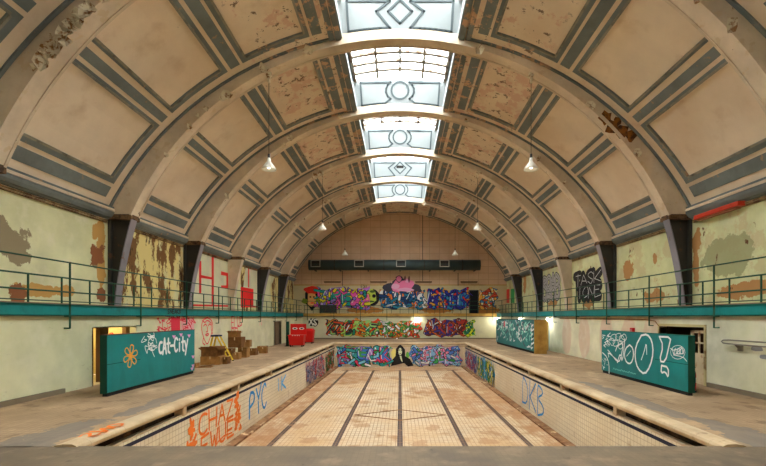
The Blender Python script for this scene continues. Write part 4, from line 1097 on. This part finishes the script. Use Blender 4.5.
for px in (315, 340, 368, 400, 430, 455, 475):
    x = (px - VX) * DY / F; m_ = MB(); m_.box(x - .05, x + .05, DY - .1, EU, DZ - .62, DZ - .5); m_.build('hanger', M_steel, duct)
for i, (px, lb) in enumerate(((332.5, 'brown strip fitting on the end wall above the teal letters'), (378.5, 'brown strip fitting on the end wall just left of the pink figure'), (423.5, 'brown strip fitting on the end wall just right of the pink figure'), (469, 'brown strip fitting on the end wall above the black doorway'))):
    x, z = UE.uv(px, 282.5); r = thing('strip_fitting', (x, EU - .1, z), lb, 'light fitting', 'strip fittings on the end wall')
    m_ = MB(); m_.box(x - .9, x + .9, EU - .1, EU, z, z + .12); m_.build('housing', mk('brown_fitting', c(104, 78, 54)), r)
    m_ = MB(); m_.tube([(x - .85, EU - .08, z - .04), (x + .85, EU - .08, z - .04)], .035, 8); m_.build('tube', flat('old_tube', c(150, 130, 100)), r)
for px, y0, y1, lb in ((422.6, 203, 281, 'thin dark cable down the end wall right of centre'), (342.5, 271, 286, 'short dark pipe on the end wall left of centre'), (458, 273, 286, 'short dark pipe on the end wall beside the blue mural')):
    a = UE.uv(px, y0); b = UE.uv(px, y1)
    m_ = MB(); m_.tube([(a[0], EU - .04, a[1]), (b[0], EU - .04, b[1])], .035, 6)
    m_.build('wall_cable', M_steel, label=lb, cat='cable')
u0, v0, u1, v1 = bp(UE, 470, 291, 477.5, 313)
m_ = MB(); m_.box(u0, u1, EU - .09, EU + .01, 2.65, v1); o = m_.build('door_1', flat('doorway_dark', c(16, 16, 22)), kind='structure')  # solid black box; the doorway recess's darkness is put into its colour
m_ = MB(); m_.box(u0 - .1, u0, EU - .12, EU, 2.65, v1); m_.box(u1, u1 + .1, EU - .12, EU, 2.65, v1); m_.box(u0 - .1, u1 + .1, EU - .12, EU, v1, v1 + .1); m_.build('door_frame', M_steel, o)
u0, v0, u1, v1 = bp(UE, 320, 305, 337, 312.5)
r = thing('radiator', (u0, EU - .2, 2.65), 'dark low radiator under the teal letters on the end gallery', 'radiator')
m_ = MB()
for i in range(16): x = u0 + (u1 - u0) * i / 16; m_.box(x, x + (u1 - u0) / 16 - .02, EU - .22, EU - .1, 2.75, v1)
m_.build('fins', M_steel, r); m_ = MB(); m_.box(u0, u0 + .1, EU - .2, EU - .1, 2.65, 2.75); m_.box(u1 - .1, u1, EU - .2, EU - .1, 2.65, 2.75); m_.build('feet', M_steel, r)

# ------------------------------------------------------------------ pendant lamps
M_shade = flat('white_enamel', c(226, 222, 208), .35); M_bulb = emit('lamp_glow', (1, .93, .8, 1), 1.5)
def pendant(x, y, zt, zl, label):
    r = thing('pendant_lamp', (x, y, zl), label, 'lamp', 'bell pendants hanging from the arches')
    m_ = MB(); m_.lathe([(.045, .42), (.07, .34), (.075, .26), (.12, .2), (.2, .1), (.27, .0), (.29, -.06), (.275, -.06), (.255, 0), (.18, .09), (.1, .18)], n=20); m_.build('lamp_shade', M_shade, r, smooth=True, local=True)
    m_ = MB(); m_.lathe([(0, .56), (.045, .56), (.05, .42), (.05, .36), (0, .36)], n=10); m_.build('lamp_socket', M_steel, r, local=True)
    m_ = MB(); m_.lathe([(0, .12), (.04, .12), (.07, .05), (.05, -.01), (0, -.03)], n=10); m_.build('bulb', M_bulb, r, local=True, smooth=True)
    m_ = MB(); m_.tube([(0, 0, .54), (0, 0, zt - zl)], .011, 6); m_.build('cable', flat('cable', c(70, 62, 54)), r, local=True)
    m_ = MB(); m_.box(-.1, .1, -.1, .1, zt - zl - .12, zt - zl + .1); m_.box(-.05, .05, -.12, .06, zt - zl - .38, zt - zl - .1); m_.build('ceiling_bracket', M_flake, r, local=True, bevel=.02)
for k, nm, word in ((1, 0, 'nearest'), (3, 1, 'middle'), (5, 2, 'furthest')):
    y = D0 + k * BAY + .26
    for s, sd in ((-1, 'left'), (1, 'right')):
        x = s * 5.18; zt = RC + sqrt(RR ** 2 - x * x)
        pendant(x, y, zt, 8.18, '%s white bell pendant lamp on the %s side of the hall, hung from its arch' % (word, sd))

# red fluorescent housing on right gallery wall
r = thing('fluorescent_batten', (11.2, 15.2, 6.0), 'red fluorescent batten under the cornice of the right gallery wall', 'light fitting')
m_ = MB(); m_.box(11.08, 11.36, 14.2, 16.35, 5.96, 6.12); m_.build('housing', mk('red_enamel', c(196, 60, 36), rough=.4), r, bevel=.02)
m_ = MB(); m_.box(11.14, 11.3, 14.35, 16.2, 5.9, 5.96); m_.build('diffuser', mk('grubby_diffuser', c(150, 100, 70)), r)
for y in (14.24, 16.24):
    m_ = MB(); m_.box(11.3, 11.4, y, y + .08, 6.0, 6.1); m_.build('fixing', M_steel, r)

# under-gallery bulkhead lamps
def bulkhead(px, X, label, e, side='R'):
    pl = Plane(side, X) if side != 'E' else WE
    x, y, z = pl.w(px, 319)
    r = thing('wall_lamp', (x, y, 2.25), label, 'lamp', 'lit lamps under the gallery')
    dx = -.12 if side == 'R' else 0; dy = -.12 if side == 'E' else 0
    m_ = MB(); m_.box(x - .12, x + .12, y - .12, y + .12, 2.18, 2.3); m_.build('housing', M_shade, r, bevel=.02)
    e *= .22
    m_ = MB(); m_.lathe([(0, 2.18), (.1, 2.17), (.11, 2.12), (.07, 2.06), (0, 2.04)], x + dx * .3, y + dy * .3, 12); m_.build('glass_cover', emit('lit_lamp', (1, .95, .85, 1), 14), r, smooth=True)
    o = pt_light('wall_lamp_light', (x + dx * 2.6, y + dy * 2.6, 1.98), (1, .93, .8), e)
    o.parent = r; o.location = Vector(o.location) - Vector(r.location)
bulkhead(497.5, 10.05, 'lit lamp under the right gallery by the end wall corner', 60)
bulkhead(520.5, 10.05, 'lit lamp under the right gallery above the far teal hoarding', 60)
bulkhead(548.5, 10.05, 'lit lamp under the right gallery over the far doorway', 60)
bulkhead(417.5, EY - .1, 'lit lamp on the end wall above the white and orange mural', 60, 'E')

# ------------------------------------------------------------------ doors and door frames
M_frame = mk('cream_frame', c(206, 186, 132), [dict(col=c(140, 110, 70), scale=3, lo=.55, hi=.65)])
def frame(s, X, y0, y1, z1, w, name, mat=M_frame):
    m_ = MB()
    for a, b, z0, zz in ((y0 - w, y0, 0, z1 + w), (y1, y1 + w, 0, z1 + w), (y0, y1, z1, z1 + w)):
        m_.box(*sorted((s * (X - .035), s * (X + .27))), a, b, z0, zz)
    return m_.build(name, mat, kind='structure')
o = frame(1, WX, *HR[0], .09, 'door_2')
# half-glazed leaf standing open inside the right doorway
m_ = MB(); X0 = 10.3; y0, y1 = 14.52, 15.35
m_.box(X0, X0 + .05, y0, y0 + .12, 0, 1.84); m_.box(X0, X0 + .05, y1 - .12, y1, 0, 1.84); m_.box(X0, X0 + .05, y0, y1, 1.74, 1.84); m_.box(X0, X0 + .05, y0, y1, 0, 1.05)
m_.box(X0, X0 + .05, (y0 + y1) / 2 - .03, (y0 + y1) / 2 + .03, 1.05, 1.74); m_.box(X0, X0 + .05, y0, y1, 1.38, 1.43)
m_.build('door_leaf', mk('cream_door', c(214, 190, 150), [dict(col=c(170, 110, 70), scale=2, lo=.5, hi=.6)]), o)
o = frame(-1, WX, *HL[1], .08, 'door_3', mk('pale_frame', c(190, 184, 150)))
m_ = MB(); m_.box(-10.4, -10.34, 36.0, 37.1, 0, 1.93); m_.build('door_leaf', mk('brown_door', c(120, 96, 70)), o)
o = frame(1, WX, *HR[1], .09, 'door_4', mk('bluish_frame', c(180, 200, 196)))
m_ = MB(); m_.box(10.26, 10.36, 30.2, 31.4, 0, 1.94); m_.build('door_leaf', M_ochre, o)
# left doorway: lining and a lamp-lit inner wall with red scrawl
m_ = MB(); m_.box(-10.47, -10.2, 14.34, 14.4, 0, 1.95); m_.box(-10.47, -10.2, 14.4, 16.75, 1.93, 1.97); m_.box(-10.75, -10.6, 15.3, 15.75, 0, 2.1); m_.box(-10.75, -10.6, 16.75, 17.2, 0, 2.1); m_.box(-10.75, -10.6, 15.3, 17.2, 1.0, 1.08); m_.build('door_5', mk('brown_lining', c(120, 90, 56)), kind='structure')
m_ = MB(); BL = Plane('E', 17.2)
class Inner:
    def at(s, u, v, off=0): return (u, 17.24 - off, v)
text(m_, Inner(), 'SOR', -12.1, .9, -11.4, 1.7, .045, .004, 0, random.Random(2), .1)
Bk = Plane('L', 12.38); rs = random.Random(3)
for i in range(5): text(m_, Bk, rs.choice('SBURE'), 15.5, .45 + i * .28, 16.0, .7 + i * .28, .045, .004, 0, rs, .1)
m_.build('graffiti_tag', [paint(*RED)], label='red scrawl on the wall inside the left doorway', cat='graffiti', group=G)
lp = thing('ceiling_bulb', (-11.4, 15.9, 2.3), 'lit yellow bulb inside the left doorway', 'lamp')
m_ = MB(); m_.lathe([(0, .08), (.04, .08), (.07, 0), (.05, -.07), (0, -.09)], n=12); m_.build('bulb', emit('yellow_bulb', (1, .85, .45, 1), 8), lp, local=True, smooth=True)
m_ = MB(); m_.tube([(0, 0, .07), (0, 0, .13)], .03, 8); m_.build('bulb_holder', M_dark, lp, local=True)
pt_light('yellow_bulb_light', (-11.4, 16.2, 2.05), (1, .82, .45), 25)

# red call point, red stand, wall loop rail, pipe
X_, Y_, Z_ = WR.w(633.5, 330.5)
r = thing('call_point', (X_, Y_, Z_), 'small red box on the right wall just above the NoO! hoarding', 'fire alarm')
m_ = MB(); m_.box(X_ - .1, X_ + .01, Y_ - .12, Y_ + .12, Z_ - .12, Z_ + .12); m_.build('case', mk('red_plastic', c(200, 30, 34), rough=.4), r, bevel=.01)
m_ = MB(); m_.box(X_ - .11, X_ - .095, Y_ - .06, Y_ + .06, Z_ - .06, Z_ + .06); m_.build('glass_front', flat('pale_front', c(190, 120, 120)), r)
r = thing('fire_extinguisher', (8.97, 13.3, 0), 'red extinguisher standing behind the near end of the NoO! hoarding', 'fire extinguisher')
m_ = MB(); m_.lathe([(0, .04), (.1, .04), (.11, .08), (.11, .55), (.09, .62), (.04, .66), (0, .66)], n=16); m_.build('cylinder', MATS['red_plastic'], r, local=True, smooth=True)
m_ = MB(); m_.lathe([(0, 0), (.12, 0), (.12, .05), (0, .05)], n=16); m_.build('base_ring', M_dark, r, local=True)
m_ = MB(); m_.lathe([(0, .66), (.03, .66), (.03, .74), (0, .74)], n=10); m_.box(-.03, .1, -.02, .02, .74, .77); m_.build('valve', M_steel, r, local=True)
m_ = MB(); m_.tube([(0.02, -.03, .7), (.0, -.14, .62), (0, -.14, .35), (0, -.13, .2)], .016, 8); m_.build('hose', M_dark, r, local=True)
m_ = MB(); m_.box(-.06, .06, -.116, -.10, .3, .45); m_.build('instruction_label', flat('white_label', c(220, 214, 200)), r, local=True)
r = thing('wall_rail', (10.1, 12.2, 1.54), 'looped grey metal rail fixed to the right wall', 'rail')
pts = [(10.02, 9.0, 1.60)] + [(10.02, 13.2, 1.60), (10.02, 13.42, 1.585), (10.02, 13.5, 1.54), (10.02, 13.42, 1.495), (10.02, 13.2, 1.48), (10.02, 9.0, 1.48)]
m_ = MB(); m_.tube(pts, .022, 8); m_.build('rail_loop', mk('tarnished_metal', c(140, 132, 116), metal=.4, rough=.4), r, smooth=True)
for y in (12.95, 10.4):
    m_ = MB(); m_.tube([(10.02, y, 1.48), (10.1, y, 1.4), (10.2, y, 1.38)], .03, 8); m_.box(10.16, 10.2, y - .09, y + .09, 1.28, 1.46); m_.build('bracket', MATS['tarnished_metal'], r)
pts = [Plane('R', 10.17).w(*p) for p in ((560, 318.3), (600, 318.8), (645, 319.5), (655, 321), (659, 326), (663, 327))]
MB().tube(pts, .018, 6).build('pipe', M_rust, label='thin rusty pipe under the right gallery running to the doorway', cat='pipe')

# ------------------------------------------------------------------ cartons, stepladder, bins
M_card = mk('cardboard', c(176, 128, 70), [dict(col=c(140, 98, 50), scale=3, lo=.45, hi=.65)])
M_card2 = mk('dark_cardboard', c(138, 94, 48), [dict(col=c(100, 66, 34), scale=3, lo=.45, hi=.65)])
M_tape = flat('parcel_tape', c(206, 176, 120)); M_paper = flat('white_paper', c(226, 222, 210))
def carton(x, y, z, w, d, h, label, rz=0, open_=False, mat=None, extra=None):
    mat = mat or M_card
    r = thing('cardboard_box', (x, y, z), label, 'cardboard box', 'cardboard boxes by the left wall', rz)
    m_ = MB(); t = .012; a, b = w / 2, d / 2
    m_.box(-a, a, -b, -b + t, 0, h); m_.box(-a, a, b - t, b, 0, h); m_.box(-a, -a + t, -b, b, 0, h); m_.box(a - t, a, -b, b, 0, h); m_.box(-a, a, -b, b, 0, t)
    if not open_: m_.box(-a, a, -b, -.004, h - t, h); m_.box(-a, a, .004, b, h - t, h)
    m_.build('box_body', mat, r, local=True)
    if open_:
        for i, (q, ax) in enumerate((((0, -b, h), 'x'), ((0, b, h), 'x'), ((-a, 0, h), 'y'), ((a, 0, h), 'y'))):
            sg = -1 if i in (0, 2) else 1; ang = (-sg if ax == 'x' else sg) * radians(20 + 17 * i)
            T = Matrix.Translation(Vector(q)) @ Matrix.Rotation(ang, 4, 'X' if ax == 'x' else 'Y')
            L = min(w, d) * .24
            m_ = MB(); (m_.box(-a, a, -.005, .005, 0, L, 0, T) if ax == 'x' else m_.box(-.005, .005, -b, b, 0, L, 0, T)); m_.build('flap', mat, r, local=True)
    else:
        m_ = MB(); m_.box(-a - .001, a + .001, -.03, .03, h, h + .002); m_.box(-.03, .03, -b - .002, -b, h * .7, h); m_.build('tape', M_tape, r, local=True)
    if extra: extra(r)
    return r
carton(-9.13, 21.2, 0, .92, .85, .40, 'wide cardboard box on the deck, bottom of the pair nearest the teal hoarding', .03, mat=M_card)
carton(-9.15, 21.2, .402, .82, .76, .30, 'open cardboard box on top of the pair nearest the teal hoarding', -.04, True, M_card2)
carton(-8.55, 21.35, 0, .2, .5, .34, 'small dark carton tucked against the right of the lower wide box', 0, False, M_card2)
def fb(x, y, w, d, z, label, rz, mat):
    r = thing('flattened_box', (x, y, z), label, 'cardboard box', None, rz)
    m_ = MB(); m_.box(-w / 2, w / 2, -d / 2, d / 2, 0, .03); m_.build('lower_sheet', mat, r, local=True)
    m_ = MB(); m_.box(-w / 2 + .05, w / 2 + .02, -d / 2, d / 2, 0, .02, 0, Matrix.Translation((0, 0, .04)) @ Matrix.Rotation(-.12, 4, 'Y')); m_.build('upper_sheet', M_card2, r, local=True)
fb(-9.0, 19.9, .7, .5, .0, 'flattened carton lying in front of the wide boxes', .2, M_card); 
carton(-9.64, 20.15, 0, .42, .45, .14, 'low tan carton on the deck at the end of the left hoarding', .1)
carton(-9.3, 23.62, 0, .42, .56, .50, 'open dark carton with white paper under the tall carton stack', 0.0, True, M_card2,
       lambda r: MB().box(-.18, .2, -.2, .1, .47, .5, 0, Matrix.Rotation(.15, 4, 'X')).build('paper', M_paper, r, local=True))
carton(-8.92, 23.7, 0, .32, .5, .36, 'small light carton beside the open dark one', 0.02)
carton(-9.18, 24.35, .60, .72, .75, .58, 'large brown carton in the middle of the tall stack', .05, False, M_card2)
carton(-9.25, 24.2, 1.185, .5, .5, .24, 'small open carton on the very top of the tall stack', -.1, True)
carton(-8.92, 24.75, 0, .5, .55, .58, 'upright tan carton at the back of the tall stack', 0)
carton(-8.85, 25.0, .582, .45, .5, .4, 'square tan carton leaning on the side of the tall stack, above the upright one', 0.08)
carton(-8.9, 26.2, 0, .48, .5, .4, 'dark square carton alone right of the tall stack', 0, False, M_card2)
carton(-8.7, 27.6, 0, .45, .5, .4, 'light square carton behind the dark square one', .1)
carton(-9.3, 29.2, 0, .5, .5, .34, 'furthest small carton, nearest the far left door', 0)
r = thing('bottle', (-9.0, 25.45, 0), 'white plastic bottle standing between the cartons by the left wall', 'bottle')
m_ = MB(); m_.lathe([(0, 0), (.1, 0), (.11, .03), (.11, .5), (.05, .6), (.04, .64), (0, .64)], n=14); m_.build('bottle_body', M_paper, r, local=True, smooth=True)
m_ = MB(); m_.lathe([(0, .62), (.05, .62), (.05, .7), (0, .7)], n=10); m_.build('bottle_cap', flat('blue_cap', c(120, 150, 190)), r, local=True)
# yellow stepladder leaning by the wall
M_yel = mk('yellow_fibreglass', c(226, 190, 40), rough=.45)
r = thing('stepladder', (-9.3, 22.6, 0), 'yellow stepladder with a dark blue top standing behind the cartons', 'stepladder')
top = Vector((-9.62, 22.7, 1.3))
def bar(m_, a, b, w): m_.tube([a, b], w, 4)
for i, (q, lbl) in enumerate((((-8.78, 22.25, 0), 0), ((-8.78, 22.75, 0), 0), ((-9.95, 22.3, 0), 1), ((-9.95, 22.8, 0), 1))):
    m_ = MB(); t_ = top + Vector((.1 if not lbl else -.1, -.2 if i % 2 == 0 else .2, 0)); bar(m_, Vector(q) + Vector((0, 0, 0.02)), t_, .05); m_.build('rail', M_yel, r)
    m_ = MB(); m_.box(q[0] - .04, q[0] + .04, q[1] - .04, q[1] + .04, 0, .05); m_.build('foot', M_dark, r)
for i in range(1, 5):
    s = i / 5; a = Vector((-8.78, 22.25, 0)).lerp(top + Vector((.1, -.2, 0)), s); b = Vector((-8.78, 22.75, 0)).lerp(top + Vector((.1, .2, 0)), s)
    m_ = MB(); m_.box(a.x - .06, a.x + .05, a.y, b.y, a.z - .015, a.z + .015); m_.build('tread', M_yel, r)
m_ = MB(); m_.box(top.x - .2, top.x + .2, top.y - .26, top.y + .26, 1.28, 1.36); m_.build('top_cap', flat('blue_black_cap', c(36, 40, 70)), r, bevel=.02)

M_redp = mk('red_bin_plastic', c(214, 28, 24), rough=.4, var=.06)
def bin_(x, y, w, d, h, lidh, label, open_):
    r = thing('wheeled_bin', (x, y, 0), label, 'bin', 'red wheeled bins by the far left corner')
    m_ = MB(); a, b = w / 2, d / 2; t = .86
    vs = [(sx * a * (t if z == 0 else 1), sy * b * (t if z == 0 else 1), .12 + z * (h - .12)) for z in (0, 1) for sx, sy in ((-1, -1), (1, -1), (1, 1), (-1, 1))]
    m_.add(vs, [(0, 3, 2, 1), (0, 1, 5, 4), (1, 2, 6, 5), (2, 3, 7, 6), (3, 0, 4, 7)]); m_.build('bin_body', M_redp, r, local=True, bevel=.03)
    m_ = MB(); m_.box(-a - .03, a + .03, -b - .03, b + .03, h - .06, h); m_.build('rim', M_redp, r, local=True, bevel=.01)
    if open_:
        m_ = MB(); m_.box(-a - .02, a + .02, b - .02, b + .04, h, lidh); l = m_.build('lid', M_redp, r, local=True, bevel=.02)
        m_ = MB()
        for sx in (-1, 1):
            cx = sx * w * .22
            for rr, dy, mi in ((.17, 0, 0), (.09, .004, 1)):
                n = 14; m_.add([(cx + rr * 1.2 * cos(2 * pi * j / n), b - .025 - dy, (h + lidh) / 2 + .06 + rr * .55 * sin(2 * pi * j / n)) for j in range(n)], [tuple(range(n))], mi)
        m_.build('painted_eyes', [paint(220, 214, 200), paint(*BLK)], r, local=True, label='white painted eyes with black pupils')
        m_ = MB()
        for j in range(5): xx = -.26 + j * .13; m_.add([(xx - .04, -b - .035, h - .0), (xx + .04, -b - .035, h), (xx, -b - .035, h - .09)], [(0, 1, 2)])
        m_.build('painted_teeth', paint(220, 214, 200), r, local=True, label='row of white painted teeth')
    else:
        m_ = MB(); m_.add([(sx * (a + .03), sy * (b + .03), z) for z in (h, ) for sx, sy in ((-1, -1), (1, -1), (1, 1), (-1, 1))] + [(sx * a * .8, sy * b * .8, lidh) for sx, sy in ((-1, -1), (1, -1), (1, 1), (-1, 1))],
                          [(0, 1, 5, 4), (1, 2, 6, 5), (2, 3, 7, 6), (3, 0, 4, 7), (4, 5, 6, 7)]); m_.build('lid', M_redp, r, local=True, bevel=.02)
    for sx in (-1, 1):
        for sy in (-1, 1):
            m_ = MB(); m_.tube([(sx * a * .72 - .03, sy * b * .7, .09), (sx * a * .72 + .03, sy * b * .7, .09)], .09, 12); m_.build('wheel', M_dark, r, local=True)
bin_(-7.98, 33.6, 1.2, .8, .92, 1.76, 'large red wheeled bin with its lid up and painted eyes', True)
bin_(-7.95, 37.7, .9, .8, 1.1, 1.3, 'smaller closed red wheeled bin beside the one with eyes', False)
r = thing('teal_post', (-8.85, 34.2, 0), 'narrow teal upright board behind the red bins', 'board')
m_ = MB(); m_.box(-8.98, -8.78, 34.1, 34.35, 0.05, 1.95); m_.build('upright', M_dgreen, r); m_ = MB(); m_.box(-9.05, -8.7, 34.0, 34.45, 0, .05); m_.build('foot', M_dark, r)

# ------------------------------------------------------------------ sky, camera, view
w = bpy.data.worlds.new('sky'); SC.world = w; w.use_nodes = True
bg = w.node_tree.nodes['Background']; bg.inputs[0].default_value = (.93, .97, 1.0, 1); bg.inputs[1].default_value = 9.0
cam = bpy.data.cameras.new('camera'); co = bpy.data.objects.new('camera', cam); COL.objects.link(co)
co.location = (0, 0, EYE); co.rotation_euler = (pi / 2, 0, 0)
cam.sensor_width = 36; cam.lens = F / 766 * 36; cam.shift_x = -17 / 766; cam.shift_y = 84 / 766; cam.clip_end = 200; cam.clip_start = .05
SC.camera = co
SC.view_settings.view_transform = 'Standard'; SC.view_settings.look = 'None'; SC.view_settings.gamma = 1; SC.view_settings.use_curve_mapping = False
SC.view_settings.exposure = 1.5
SC.cycles.use_denoising = True
SC.cycles.max_bounces = 10; SC.cycles.diffuse_bounces = 8; SC.cycles.transparent_max_bounces = 8; SC.cycles.glossy_bounces = 3
SC.cycles.sample_clamp_indirect = 6
SC.cycles.caustics_reflective = False; SC.cycles.caustics_refractive = False
